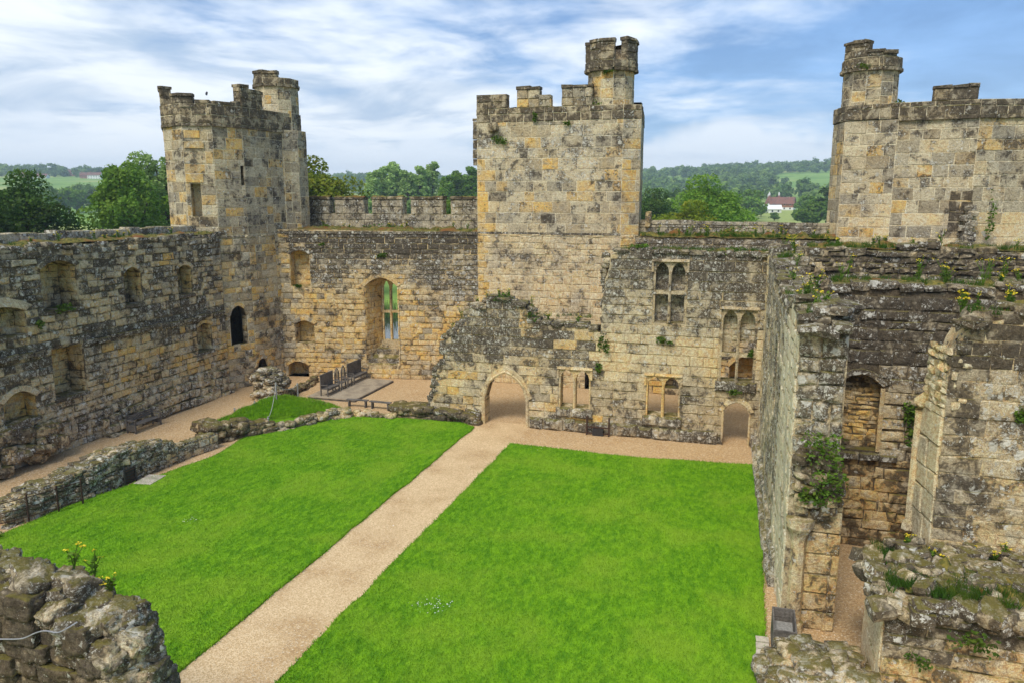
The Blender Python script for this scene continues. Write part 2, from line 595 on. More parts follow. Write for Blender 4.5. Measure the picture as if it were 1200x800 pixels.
# ------------------------------------------------------------------ masonry
class Masonry:
    """A stone thing: an Empty with a core and its stones; up to 300 stones are objects, the rest one part."""

    def __init__(self, name, loc, label, cat, group=None, seed=1):
        self.e = empty(name, loc, label, cat, group)
        self.e['kind'] = 'thing'
        self.r = Rand(seed)
        self.st = []
        self.coreg = Geo()

    def frame(self, pA, pB, z0=0.0):
        pA, pB = Vector((pA[0], pA[1], 0)), Vector((pB[0], pB[1], 0))
        e1 = (pB - pA).normalized()
        e2 = Vector((0, 0, 1))
        n = e1.cross(e2)
        return (pA + e2 * z0, e1, e2, n, (pB - pA).length)

    def stone(self, fr, quad, out, bev, jit, tint, back=0.07, dome=0.0):
        O, e1, e2, n = fr[:4]
        r = self.r
        cx = sum(q[0] for q in quad) / 4
        cy = sum(q[1] for q in quad) / 4
        w = max(min(abs(quad[1][0] - quad[0][0]), abs(quad[2][1] - quad[1][1])), 0.05)
        b = min(bev, w * 0.33)
        pts = [(x + r.uniform(-jit, jit), y + r.uniform(-jit, jit)) for x, y in quad]
        V = []
        for x, y in pts:
            V.append(O + e1 * x + e2 * y - n * back)
        lo = max(out - b * r.uniform(0.6, 1.3), 0.004)
        for x, y in pts:
            V.append(O + e1 * x + e2 * y + n * lo)
        for x, y in pts:
            k = b * r.uniform(0.7, 1.5)
            d = math.hypot(cx - x, cy - y) or 1
            V.append(O + e1 * (x + (cx - x) / d * k * 1.3) + e2 * (y + (cy - y) / d * k * 1.3) + n * (out + r.uniform(-0.3, 0.3) * b))
        F = []
        for k in range(4):
            j = (k + 1) % 4
            F.append((k, j, 4 + j, 4 + k))
            F.append((4 + k, 4 + j, 8 + j, 8 + k))
        if dome:
            V.append(O + e1 * (cx + r.uniform(-.2, .2) * w) + e2 * (cy + r.uniform(-.2, .2) * w) + n * (out + dome * r.uniform(0.3, 1)))
            F += [(8, 9, 12), (9, 10, 12), (10, 11, 12), (11, 8, 12)]
        else:
            F.append((8, 9, 10, 11))
        self.push(V, F, tint)

    def push(self, V, F, tint, smooth=False):
        c = sum((Vector(v) for v in V), Vector()) / len(V)
        ext = max((Vector(v) - c).length for v in V)
        d = (c - Vector((0, 0, HC))).length
        self.st.append((ext / d, [tuple(v) for v in V], F, tint, smooth))

    def rock(self, c, size, tint, **kw):
        V, F = rock(c, size, self.r, **kw)
        self.push(V, F, tint, kw.get('n', 2) >= 3)

    def courses(self, fr, u0, u1, v0, v1, sty, inside=None, step=0.06):
        """Fill a rectangle of the frame with courses; inside(u, v) tells where the wall is."""
        r = self.r
        v = v0
        while v < v1 - 0.08:
            h = r.uniform(*sty['h'])
            if v + h > v1 - 0.12:
                h = v1 - v
            vs = (v + 0.15 * h, v + 0.5 * h, v + 0.9 * h)
            if inside:
                n = max(2, int((u1 - u0) / step))
                us = [u0 + (u1 - u0) * (i + 0.5) / n for i in range(n)]
                ok = [all(inside(u, q) for q in vs) for u in us]
                runs, s = [], None
                for i, k in enumerate(ok + [False]):
                    if k and s is None:
                        s = i
                    if not k and s is not None:
                        runs.append((u0 + (u1 - u0) * s / n, u0 + (u1 - u0) * i / n))
                        s = None
            else:
                runs = [(u0, u1)]
            for a, b in runs:
                if b - a < 0.1:
                    continue
                x = a
                while x < b - 0.02:
                    w = r.uniform(*sty['w'])
                    if x + w > b - 0.18:
                        w = b - x
                        if w > sty['w'][1] * 1.25:
                            w *= 0.5
                    g = sty.get('gap', 0.012)
                    hj = r.uniform(-1, 1) * sty['jit'] * 0.6
                    out = r.uniform(*sty['out'])
                    if sty.get('loss') and r.random() < sty['loss']:
                        out = 0.006
                    q = [(x + g, v + g), (x + w - g, v + g + hj), (x + w - g, v + h - g), (x + g, v + h - g + hj)]
                    t = sty['tint'](x + w / 2, v + h / 2, r)
                    self.stone(fr, q, out, sty['bev'], sty['jit'], t, dome=sty.get('dome', 0))
                    x += w
            v += h

    def slab(self, name, fr, outer, holes, depth_back, tint=(0.5, 0.3, 0.55, 0.30), mat='stone', front_only=False):
        """Core of a wall. holes: dicts with poly, back poly, depth (None = through)."""
        O, e1, e2, n = fr[:4]
        P = lambda u, v, w: O + e1 * u + e2 * v + n * w
        g = self.coreg
        T = depth_back

        def face(loops, w, flip):
            tri = tessellate_polygon([[Vector((u, v, 0)) for u, v in lp] for lp in loops])
            pts = [p for lp in loops for p in lp]
            V = [P(u, v, w) for u, v in pts]
            F = []
            for t in tri:
                a, b, c = [Vector((pts[i][0], pts[i][1], 0)) for i in t]
                up = (b - a).cross(c - a).z > 0
                F.append(t if up != flip else tuple(reversed(t)))
            g.add(V, F, tint)
        face([outer] + [h['poly'] for h in holes], 0, False)
        if not front_only:
            face([outer] + [h.get('bpoly', h['poly']) for h in holes if h['depth'] is None], -T, True)
            k = len(outer)
            V = [P(u, v, 0) for u, v in outer] + [P(u, v, -T) for u, v in outer]
            g.add(V, [(i, i + k, (i + 1) % k + k, (i + 1) % k) for i in range(k)], tint)
        for h in holes:
            d = T if h['depth'] is None else h['depth']
            p, bp = h['poly'], h.get('bpoly', h['poly'])
            k = len(p)
            V = [P(u, v, 0) for u, v in p] + [P(u, v, -d) for u, v in bp]
            g.add(V, [(i, (i + 1) % k, (i + 1) % k + k, i + k) for i in range(k)], h.get('tint', tint))
            if h['depth'] is not None and not h.get('hollow'):
                face2 = [P(u, v, -d) for u, v in bp]
                tri = tessellate_polygon([[Vector((u, v, 0)) for u, v in bp]])
                F = []
                for t in tri:
                    a, b, c = [Vector((bp[i][0], bp[i][1], 0)) for i in t]
                    F.append(t if (b - a).cross(c - a).z > 0 else tuple(reversed(t)))
                g.add(face2, F, h.get('tint', tint))

    def dress(self, fr, h, sty, jamb=True, back=True, vous=True, vt=(0.6, 0.3, 0.2, 0.3)):
        """Voussoirs, jamb courses and back wall of an opening."""
        O, e1, e2, n = fr[:4]
        a = h.get('arch')
        if vous and a:
            tv = h.get('vt', 0.28)
            k = h.get('nv', max(5, int(len(a) / 2)))
            idx = [round(i * (len(a) - 1) / k) for i in range(k + 1)]
            cu = (a[0][0] + a[-1][0]) / 2
            cv = min(a[0][1], a[-1][1]) - 0.3 * abs(a[-1][0] - a[0][0])
            for i, j in zip(idx[:-1], idx[1:]):
                (xa, ya), (xb, yb) = a[i], a[j]

                def off(x, y):
                    d = math.hypot(x - cu, y - cv)
                    return (x + (x - cu) / d * tv, y + (y - cv) / d * tv)
                q = [off(xa, ya), (xa, ya), (xb, yb), off(xb, yb)]
                # counter-clockwise order
                ar = sum(q[m][0] * q[(m + 1) % 4][1] - q[(m + 1) % 4][0] * q[m][1] for m in range(4))
                if ar < 0:
                    q.reverse()
                t = h['vtint'](self.r) if 'vtint' in h else sty['tint'](cu, ya, self.r)
                self.stone(fr, q, 0.055 + self.r.uniform(0, 0.015), 0.02, 0.008, t)
        d = h['depth'] if h['depth'] is not None else h.get('thick', 0.8)
        v0, vs = h['v0'], h['vs']
        js = dict(sty)
        js['out'] = (0.012, 0.03)
        if 'rtint' in h:
            js['tint'] = lambda u, v, r: h['rtint'](r)
        bp = h.get('bpoly', h['poly'])
        bu0, bu1 = min(p[0] for p in bp), max(p[0] for p in bp)
        if jamb:
            A = O + e1 * h['u0']
            B = O + e1 * bu0 - n * d
            f = (B - A)
            L = f.length
            f1 = f.normalized()
            nn = f1.cross(e2)
            self.courses((A, f1, e2, nn), 0.03, L, v0, vs, js)
            A = O + e1 * bu1 - n * d
            B = O + e1 * h['u1']
            f1 = (B - A).normalized()
            self.courses((A, f1, e2, f1.cross(e2)), 0, L - 0.03, v0, vs, js)
        if back and h['depth'] is not None:
            self.courses((O - n * d, e1, e2, n), bu0, bu1, v0, h['vt_'] + 0.05, js)

    def finish(self, core_name='wall_core', core_mat='stone'):
        if self.coreg.V:
            self.coreg.build(core_name, core_mat, self.e)
        self.st.sort(key=lambda s: -s[0])
        for _, V, F, t, sm in self.st[:300]:
            add_mesh('stone', V, F, 'stone', self.e, tint=t, smooth=sm)
        if len(self.st) > 300:
            g = Geo()
            sm_ = []
            for _, V, F, t, sm in self.st[300:]:
                g.add(V, F, t)
                sm_ += [sm] * len(F)
            o = g.build('small_stones', 'stone', self.e)
            o.data.polygons.foreach_set('use_smooth', sm_)
            o['kind'] = 'stuff'
        return self.e


# opening outlines in (u, v), counter-clockwise
def op_arch(u0, u1, v0, vs, vtop, depth, kind='seg', n=12, inset=0.0, bdrop=0.0, **kw):
    arch = []
    c = (u0 + u1) / 2
    w = (u1 - u0) / 2
    for i in range(n + 1):
        t = i / n
        x = u1 + (u0 - u1) * t
        s = abs(x - c) / w
        if kind == 'seg':
            y = vs + (vtop - vs) * (1 - s * s)
        elif kind == 'round':
            y = vs + (vtop - vs) * math.sqrt(max(0, 1 - s * s))
        else:                                # four-centred / pointed
            y = vs + (vtop - vs) * (0.74 * math.sqrt(max(0, 1 - s ** 2.2)) + 0.26 * (1 - s))
        arch.append((x, y))
    poly = [(u0, v0), (u1, v0)] + arch
    h = dict(u0=u0, u1=u1, v0=v0, vs=vs, vt_=vtop, depth=depth, arch=arch, poly=poly, **kw)
    if inset or bdrop:
        k = (w - inset) / w
        h['bpoly'] = [(c + (x - c) * k, v0 + bdrop + (y - v0 - bdrop) * (1 if y > v0 + bdrop else 0)) for x, y in poly]
    return h


def op_rect(u0, u1, v0, v1, depth, inset=0.0, **kw):
    poly = [(u0, v0), (u1, v0), (u1, v1), (u0, v1)]
    h = dict(u0=u0, u1=u1, v0=v0, vs=v1, vt_=v1, depth=depth, arch=None, poly=poly, **kw)
    if inset:
        h['bpoly'] = [(u0 + inset, v0), (u1 - inset, v0), (u1 - inset, v1), (u0 + inset, v1)]
    return h


def in_open(h, u, v, pad=0.02):
    if v < h['v0'] or v > h['vt_'] + h.get('vt', 0.28) + 0.02:
        return False
    if h['arch'] is None:
        return h['u0'] - pad < u < h['u1'] + pad and v < h['vt_'] + pad
    if v <= h['vs']:
        return h['u0'] - pad < u < h['u1'] + pad
    tv = h.get('vt', 0.28)
    c = (h['u0'] + h['u1']) / 2
    w = (h['u1'] - h['u0']) / 2
    if abs(u - c) > w + tv:
        return False
    # height of the extrados above u
    best = h['vs']
    for x, y in h['arch']:
        if abs(x - min(max(u, h['u0']), h['u1'])) <= 2 * w / (len(h['arch']) - 1) * 0.6 + 1e-6:
            best = max(best, y)
    over = tv * (1 if abs(u - c) < w else max(0.0, 1 - (abs(u - c) - w) / tv))
    return v < best + over * 0.95


def prof_fn(prof):
    us = [p[0] for p in prof]
    zs = [p[1] for p in prof]
    return lambda u: float(np.interp(u, us, zs))


def clampt(*a):
    return tuple(min(1.0, max(0.0, x)) for x in a)


def blend(a, b, t):
    t = min(1.0, max(0.0, t))
    return tuple(p + (q - p) * t for p, q in zip(a, b))


# ------------------------------------------------------------------ stone palettes (tone, warm, dark, lichen)
def pal_tower(u, v, r):
    w = r.choice((0.05, 0.1, 0.2, 0.3, 0.95)) * r.uniform(0.6, 1)
    return clampt(r.uniform(0.1, 0.75), w, r.tri(0.36, 0.55), r.tri(0.33, 0.50))


def pal_tower_top(u, v, r):
    return clampt(r.tri(0.05, 0.5), r.tri(0.05, 0.3), r.tri(0.50, 0.66), r.tri(0.33, 0.46))


def pal_gold(u, v, r):
    return clampt(r.uniform(0.35, 1.0), r.uniform(0.4, 1.0), r.tri(0.30, 0.52), r.tri(0.30, 0.46))


def pal_dark(u, v, r):
    return clampt(r.tri(0.1, 0.6), r.tri(0.0, 0.3), r.tri(0.52, 0.74), r.tri(0.40, 0.56))


def pal_cream(u, v, r):
    return clampt(r.tri(0.75, 1.0), r.tri(0.2, 0.55), r.tri(0.26, 0.42), r.tri(0.34, 0.48))

# ================================================================== THE SETTING
def sstep(a, b, x):
    t = min(1.0, max(0.0, (x - a) / (b - a)))
    return t * t * (3 - 2 * t)


def moat_d(x, y):
    dx = max(-34 - x, 0, x - 15)
    dy = max(-6 - y, 0, y - 50)
    return math.hypot(dx, dy)


def terrain_h(x, y):
    d = moat_d(x, y)
    z = -4.0 + 3.2 * sstep(31, 36, d)
    r = math.hypot(x, y)
    th = math.atan2(x, y)                                     # bearing from +Y, clockwise
    # bearings: far left of view about -51 deg, far right about +17 deg
    ridge = 58 + 9 * math.sin(th * 3.1 + 0.6) + 6 * math.sin(th * 7.3 + 1.0)
    z += ridge * sstep(300, 1750, r) ** 1.15
    z += 5.0 * noise.noise(Vector((x * 0.0035, y * 0.0035, 3.0))) * sstep(150, 700, r)
    z -= 70 * sstep(1900, 4200, r)
    return z


def build_terrain():
    rs = [0.0, 20, 40, 50, 56, 60, 64, 68, 72, 76, 80, 84, 88, 92, 97, 103, 112, 125, 145, 170, 200, 240, 290, 350, 420, 500, 590, 690, 800, 920, 1050,
          1200, 1360, 1530, 1700, 1900, 2200, 2700, 3400, 4300, 6000]
    na = 220
    V, F = [(-9.5, 22.0, -4.0)], []
    for r in rs[1:]:
        for k in range(na):
            a = 2 * math.pi * k / na
            x, y = -9.5 + r * math.sin(a), 22 + r * math.cos(a)
            V.append((x, y, terrain_h(x, y)))
    for k in range(na):
        F.append((0, 1 + (k + 1) % na, 1 + k))
    for i in range(len(rs) - 2):
        for k in range(na):
            a, b = 1 + i * na + k, 1 + i * na + (k + 1) % na
            F.append((a, b, b + na, a + na))
    o = add_mesh('terrain', V, F, 'terrain', smooth=True)
    o['kind'] = 'structure'
    g = Geo()
    g.add([(-75, -45, -2), (57, -45, -2), (57, 90, -2), (-75, 90, -2)], [(0, 1, 2, 3)])
    g.build('moat_water', 'water')['kind'] = 'structure'


build_terrain()


def sheet(name, poly, z, mat, thick=0.0, kind='structure', worn=None):
    pts = [Vector((x, y, 0)) for x, y in poly]
    tri = tessellate_polygon([pts])
    V = [(x, y, z) for x, y in poly]
    F = []
    for t in tri:
        a, b, c = [pts[i] for i in t]
        F.append(t if (b - a).cross(c - a).z > 0 else tuple(reversed(t)))
    if thick:
        n = len(poly)
        ar = sum(poly[i][0] * poly[(i + 1) % n][1] - poly[(i + 1) % n][0] * poly[i][1] for i in range(n))
        V += [(x, y, z - thick) for x, y in poly]
        for i in range(n):
            j = (i + 1) % n
            F.append((i, i + n, j + n, j) if ar > 0 else (j, j + n, i + n, i))
    o = add_mesh(name, V, F, mat)
    if worn is not None:
        a = o.data.attributes.new('worn', 'FLOAT', 'POINT')
        a.data.foreach_set('value', [worn] * len(V))
    if kind:
        o['kind'] = kind
    return o


# castle platform and courtyard gravel
g = Geo()
g.box((-33.5, -6, -4.2), (14.5, 49.5, -0.012))
g.build('ground', 'earth')['kind'] = 'structure'
sheet('courtyard_gravel', [(-32.5, -5), (13.8, -5), (13.8, 48.5), (-32.5, 48.5)], 0.0, 'gravel', worn=0.25)


def wobble(pts, step, amp, seed):
    r = random.Random(seed)
    out = []
    for (x0, y0), (x1, y1) in zip(pts, pts[1:] + pts[:1]):
        n = max(1, int(math.hypot(x1 - x0, y1 - y0) / step))
        for i in range(n):
            t = i / n
            x, y = x0 + (x1 - x0) * t, y0 + (y1 - y0) * t
            out.append((x + amp * noise.noise(Vector((x * 0.9, y * 0.9, seed))) + r.uniform(-1, 1) * amp * 0.25,
                        y + amp * noise.noise(Vector((x * 0.9, y * 0.9, seed + 9))) + r.uniform(-1, 1) * amp * 0.25))
    return out


LAWN_L = wobble([(-13.4, 2.0), (-13.4, 37.0), (-14.4, 37.6), (-18.3, 37.3), (-21.6, 36.6), (-22.2, 35.0), (-23.3, 33.7), (-23.9, 31.6),
                 (-23.6, 29.0), (-24.2, 26.0), (-24.9, 23.6), (-25.2, 21.6), (-25.3, 18.0), (-25.3, 2.0)], 0.7, 0.12, 4)
LAWN_R = wobble([(-10.75, 2.0), (1.02, 2.0), (1.02, 35.2), (-5, 34.6), (-10.75, 34.9)], 0.7, 0.10, 5)
sheet('lawn', LAWN_L, 0.07, 'lawn', 0.10)
sheet('lawn', LAWN_R, 0.07, 'lawn', 0.10)
PATH = wobble([(-13.6, 2.0), (-10.6, 2.0), (-10.6, 38.4), (-13.5, 38.4)], 0.8, 0.05, 6)
sheet('path', PATH, 0.006, 'gravel', worn=1.0)


def np_inside(poly, X, Y):
    inside = np.zeros(len(X), dtype=bool)
    n = len(poly)
    for i in range(n):
        x0, y0 = poly[i]
        x1, y1 = poly[(i + 1) % n]
        c = ((y0 > Y) != (y1 > Y)) & (X < (x1 - x0) * (Y - y0) / (y1 - y0 + 1e-12) + x0)
        inside ^= c
    return inside


def blades(name, X, Y, Z, hmin, hmax, wid, seed, label, lean=0.5, mat='blade'):
    rs = np.random.RandomState(seed)
    n = len(X)
    a = rs.uniform(0, 2 * np.pi, n)
    h = rs.uniform(hmin, hmax, n)
    w = rs.uniform(0.6, 1.2, n) * wid
    lx, ly = rs.uniform(-1, 1, n) * lean * h, rs.uniform(-1, 1, n) * lean * h
    co = np.empty((n, 3, 3), dtype=np.float32)
    co[:, 0] = np.stack([X - np.cos(a) * w, Y - np.sin(a) * w, Z - 0.01], 1)
    co[:, 1] = np.stack([X + np.cos(a) * w, Y + np.sin(a) * w, Z - 0.01], 1)
    co[:, 2] = np.stack([X + lx, Y + ly, Z + h], 1)
    me = bpy.data.meshes.new(name)
    me.vertices.add(n * 3)
    me.vertices.foreach_set('co', co.ravel())
    me.loops.add(n * 3)
    me.loops.foreach_set('vertex_index', np.arange(n * 3, dtype=np.int32))
    me.polygons.add(n)
    me.polygons.foreach_set('loop_start', np.arange(0, n * 3, 3, dtype=np.int32))
    me.polygons.foreach_set('loop_total', np.full(n, 3, dtype=np.int32))
    me.update(calc_edges=True)
    me.materials.append(MAT[mat])
    o = bpy.data.objects.new(name, me)
    COL.objects.link(o)
    tag(o, label, 'grass', kind='stuff')
    return o


def lawn_grass(name, poly, n, seed, label):
    rs = np.random.RandomState(seed)
    P = np.array(poly)
    X = rs.uniform(P[:, 0].min(), P[:, 0].max(), n)
    Y = 13.0 + (P[:, 1].max() - 13.0) * rs.uniform(0, 1, n) ** 1.35      # denser near the camera
    k = np_inside(poly, X, Y)
    X, Y = X[k], Y[k]
    blades(name, X, Y, np.full(len(X), 0.07), 0.022, 0.06, 0.013, seed, label)
    # ragged fringe hanging over the edges
    ex, ey = [], []
    r = random.Random(seed)
    for (x0, y0), (x1, y1) in zip(poly, poly[1:] + poly[:1]):
        if max(y0, y1) < 12:
            continue
        for _ in range(int(math.hypot(x1 - x0, y1 - y0) * 60)):
            t = r.random()
            ex.append(x0 + (x1 - x0) * t + r.gauss(0, 0.03))
            ey.append(y0 + (y1 - y0) * t + r.gauss(0, 0.03))
    return ex, ey


e1 = lawn_grass('lawn_grass', LAWN_L, 260000, 21, 'short mown grass of the left lawn beside the gravel path')
e2 = lawn_grass('lawn_grass', LAWN_R, 260000, 22, 'short mown grass of the right lawn beside the gravel path')
ex, ey = np.array(e1[0] + e2[0]), np.array(e1[1] + e2[1])
blades('grass_fringe', ex, ey, np.full(len(ex), 0.05), 0.04, 0.11, 0.018, 23, 'ragged grass fringe along the edges of both lawns', 0.9)

# ================================================================== LEFT CURTAIN WALL
def side_moss(name, quad, z, label, seed, amp=0.10, nx=40, ny=6, parent=None, mat='moss'):
    """Lumpy moss mat over a ledge: quad = 4 plan corners (a,b along, d,c the other side)."""
    r = random.Random(seed)
    a, b, c, d = [Vector((p[0], p[1], 0)) for p in quad]
    V, F = [], []
    for j in range(ny + 1):
        for i in range(nx + 1):
            s, t = i / nx, j / ny
            p = (a * (1 - s) + b * s) * (1 - t) + (d * (1 - s) + c * s) * t
            k = min(t, 1 - t) * 2
            zz = z if not callable(z) else z(s)
            h = amp * (0.35 + 0.9 * noise.noise(Vector((p.x * 1.3, p.y * 1.3, seed))) + 0.4 * noise.noise(Vector((p.x * 4, p.y * 4, seed))))
            V.append((p.x + r.uniform(-.03, .03), p.y + r.uniform(-.03, .03), zz + max(-0.05, h) * (0.3 + k) - (0.06 if k == 0 else 0)))
    for j in range(ny):
        for i in range(nx):
            q = j * (nx + 1) + i
            F.append((q, q + 1, q + nx + 2, q + nx + 1))
    nrm = (Vector(V[1]) - Vector(V[0])).cross(Vector(V[nx + 1]) - Vector(V[0]))
    if nrm.z < 0:
        F = [tuple(reversed(f)) for f in F]
    o = add_mesh(name, V, F, mat, parent, smooth=True)
    o['kind'] = 'stuff'
    if parent is None:
        tag(o, label, 'moss')
    return o


def left_wall():
    m = Masonry('curtain_wall', (-31.05, 31, 0), 'long ruined side wall at left with dark lichen, niches and fireplaces', 'wall', seed=11)
    Y0, Y1 = 19.0, 40.15
    fr = m.frame((-31.05, Y0), (-31.05, Y1))
    U = lambda y: y - Y0
    r = m.r
    top = [(0, 9.9)]
    for k in range(1, 46):
        top.append((k * (Y1 - Y0) / 46, 9.85 + r.uniform(-0.16, 0.08)))
    top.append((Y1 - Y0, 9.9))
    pf = prof_fn(top)

    def pal(u, v, r):
        y = u + Y0 + 1.6 * noise.noise(Vector((u * .45, v * .6, 8.0)))
        v = v + 1.5 * noise.noise(Vector((u * .4, v * .5, 1.0)))
        if v > 8.6:
            return pal_dark(u, v, r) if r.random() < 0.7 else pal_tower(u, v, r)
        if v > 5.3:
            q = r.random()
            if y > 39.2:
                return pal_gold(u, v, r) if q < .4 else pal_tower(u, v, r)
            t = pal_dark(u, v, r) if q < 0.38 else clampt(r.tri(.4, .95), r.tri(.2, .6), r.tri(.38, .54), r.tri(.42, .54))
            return t
        if 1.5 < v < 4.3 and y > 30.5 + 0.6 * abs(v - 2.5):
            return pal_gold(u, v, r) if r.random() < 0.62 else clampt(r.tri(.4, .9), r.tri(.2, .5), r.tri(.4, .56), r.tri(.45, .56))
        if v > 4.0:
            return pal_dark(u, v, r)
        return clampt(r.tri(.4, .95), r.tri(.2, .55), r.tri(.38, .58), r.tri(.42, .56))
    warm = lambda r: clampt(r.tri(.4, .9), r.tri(.4, .9), r.tri(.35, .5), r.tri(.25, .42))
    sty = dict(h=(0.27, 0.44), w=(0.34, 0.85), out=(0.02, 0.10), bev=0.05, jit=0.035, tint=pal, dome=0.03, gap=0.016, loss=0.05)
    pale = lambda r: clampt(r.tri(.7, 1), r.tri(.1, .3), r.tri(.35, .45), r.tri(.4, .5))
    ops = [
        op_arch(U(27.4), U(29.35), 6.8, 8.75, 9.1, 1.1, vtint=lambda r: pal_dark(0, 0, r), rtint=warm),
        op_arch(U(32.3), U(33.5), 6.45, 8.1, 8.4, 0.9, rtint=warm, vt=0.24),
        op_arch(U(36.25), U(37.45), 6.5, 7.95, 8.2, 0.8, rtint=warm, vt=0.22),
        op_arch(U(24.0), U(26.4), 5.95, 7.0, 7.3, 0.7, vtint=pale, vt=0.42, nv=5, rtint=warm),
        op_rect(U(27.5), U(29.3), 2.6, 5.0, 1.0, rtint=warm),
        op_arch(U(24.8), U(26.45), 2.1, 3.05, 3.45, 0.7, vtint=pale, rtint=lambda r: clampt(r.tri(.3, .7), r.tri(.7, 1), r.tri(.3, .5), .25)),
        op_arch(U(37.55), U(38.8), 2.9, 4.4, 4.6, 0.7, rtint=warm, vt=0.2),
    ]
    outer = [(0, -0.3), (Y1 - Y0, -0.3)] + [(u, z - 0.1) for u, z in reversed(top)]
    m.slab('core', fr, outer, ops, 1.25)
    # rubble courses in front
    m.courses(fr, 0, Y1 - Y0, 0, 9.95, sty, lambda u, v: v < pf(u) and not any(in_open(h, u, v) for h in ops))
    for h in ops:
        m.dress(fr, h, sty)
    for h in ops:                                # sill stones
        x = h['u0'] - 0.1
        while x < h['u1']:
            w = min(r.uniform(0.5, 0.9), h['u1'] + 0.12 - x)
            m.stone(fr, [(x, h['v0'] - .17), (x + w - .02, h['v0'] - .17), (x + w - .02, h['v0'] + .01), (x, h['v0'] + .01)], 0.13, 0.03, 0.015, pal_dark(0, 0, r), back=0.5)
            x += w
    # mid-height ledge (beam offset) and the battered footing
    u = 0.2
    while u < U(39.7):
        w = r.uniform(0.35, 0.8)
        z = 5.12 + r.uniform(-0.06, 0.06)
        if not (U(27.3) < u + w / 2 < U(29.5)):
            m.stone(fr, [(u, z - .2), (u + w - .02, z - .2), (u + w - .02, z), (u, z)], r.uniform(0.16, 0.32), 0.05, 0.03, pal_dark(0, 0, r))
        u += w
    for row, (zt, out) in enumerate(((1.62, 0.22), (1.2, 0.38), (0.75, 0.5), (0.32, 0.62))):
        u = U(29.8) + r.uniform(0, .4)
        while u < U(39.7):
            w = r.uniform(0.35, 0.9)
            zz = zt + 0.25 * math.sin(u * 0.5) + r.uniform(-.05, .05)
            t = clampt(r.tri(.3, .8), r.tri(.2, .6), r.tri(.42, .6), r.tri(.42, .58))
            m.stone(fr, [(u, zz - .45), (u + w - .03, zz - .45), (u + w - .03, zz), (u, zz)], out + r.uniform(-.07, .07), 0.09, 0.05, t, dome=0.04)
            u += w
    # broken hearth wall projecting at the near end
    for k in range(60):
        y = r.uniform(21.5, 27.0)
        z = r.uniform(0, 2.0) * (1 if y > 24 else 0.8)
        o = r.uniform(0.05, 0.75) * (1 - z / 2.6)
        m.rock((-31.05 + o, y, z), (r.uniform(.4, .8), r.uniform(.5, 1.0), r.uniform(.3, .55)),
               clampt(r.tri(.3, .7), r.tri(.2, .6), r.tri(.45, .66), r.tri(.35, .5)))
    # wall-walk and its low outer parapet
    gq = Geo()
    gq.box((-33.0, Y0, 8.0), (-32.3, 39.9, 9.85), (0.4, 0.2, 0.6, 0.45))
    gq.build('parapet_core', 'stone', m.e)
    f2 = m.frame((-32.3, Y0), (-32.3, 39.9))
    u = 0
    while u < 20.4:
        w = r.uniform(0.6, 1.1)
        zt = 10.38 + r.uniform(-.07, .05)
        m.stone(f2, [(u, 9.8), (u + w - .02, 9.8), (u + w - .02, zt), (u, zt)], 0.05, 0.04, 0.02,
                clampt(r.tri(.4, .8), .1, r.tri(.45, .58), r.tri(.48, .58)), back=0.6)
        u += w
    side_moss('moss', [(-31.15, Y0), (-31.15, 40.0), (-32.3, 40.0), (-32.3, Y0)], 9.9, '', 31, 0.22, 70, 6, m.e)
    # rough edge stones along the wall head
    u = 0
    while u < Y1 - Y0:
        w = r.uniform(0.3, 0.75)
        m.rock((-31.2 - r.uniform(0, .15), Y0 + u + w / 2, pf(u) - 0.05), (r.uniform(.4, .6), w, r.uniform(.18, .36)), pal_dark(0, 0, r), yaw=0, tilt=0.1)
        u += w
    m.finish()


left_wall()

# ================================================================== TOWERS
def facet_ring(m, plan, z0, z1, sty, ops_by=None, visible=None, tint=(0.95, 0.12, 0.36, 0.46)):
    n = len(plan)
    for i in range(n):
        a, b = plan[i], plan[(i + 1) % n]
        fr = m.frame(a, b)
        ops = (ops_by or {}).get(i, [])
        m.slab('core', fr, [(0, z0), (fr[4], z0), (fr[4], z1), (0, z1)], ops, 0, tint, front_only=True)
        if visible is None or i in visible:
            m.courses(fr, 0, fr[4], z0, z1, sty, (lambda u, v, ops=ops: not any(in_open(h, u, v) for h in ops)) if ops else None)
            for h in ops:
                m.dress(fr, h, sty, jamb=h.get('jamb', False), back=False)
    m.coreg.add([(x, y, z1) for x, y in plan], [tuple(range(n))], tint)


def offset_plan(plan, d):
    """Push a counter-clockwise convex plan outwards."""
    n = len(plan)
    out = []
    for i in range(n):
        p, q, s = Vector(plan[i - 1]), Vector(plan[i]), Vector(plan[(i + 1) % n])
        a = (q - p).normalized()
        b = (s - q).normalized()
        na, nb = Vector((a.y, -a.x)), Vector((b.y, -b.x))
        k = (na + nb)
        k = k / max(0.3, k.length_squared) * 2
        out.append((q.x + k.x * d, q.y + k.y * d))
    return out


def band(m, plan, z0, z1, proud, pal, visible=None, lay=(0.5, 0.9), back=0.1):
    n = len(plan)
    r = m.r
    for i in range(n):
        if visible is not None and i not in visible:
            continue
        fr = m.frame(plan[i], plan[(i + 1) % n])
        u = 0
        while u < fr[4] - 0.03:
            w = r.uniform(*lay)
            if u + w > fr[4] - 0.25:
                w = fr[4] - u
            m.stone(fr, [(u, z0), (u + w - .01, z0), (u + w - .01, z1), (u, z1)], proud + r.uniform(-.02, .02), 0.04, 0.012, pal(u, z0, r), back=back)
            u += w


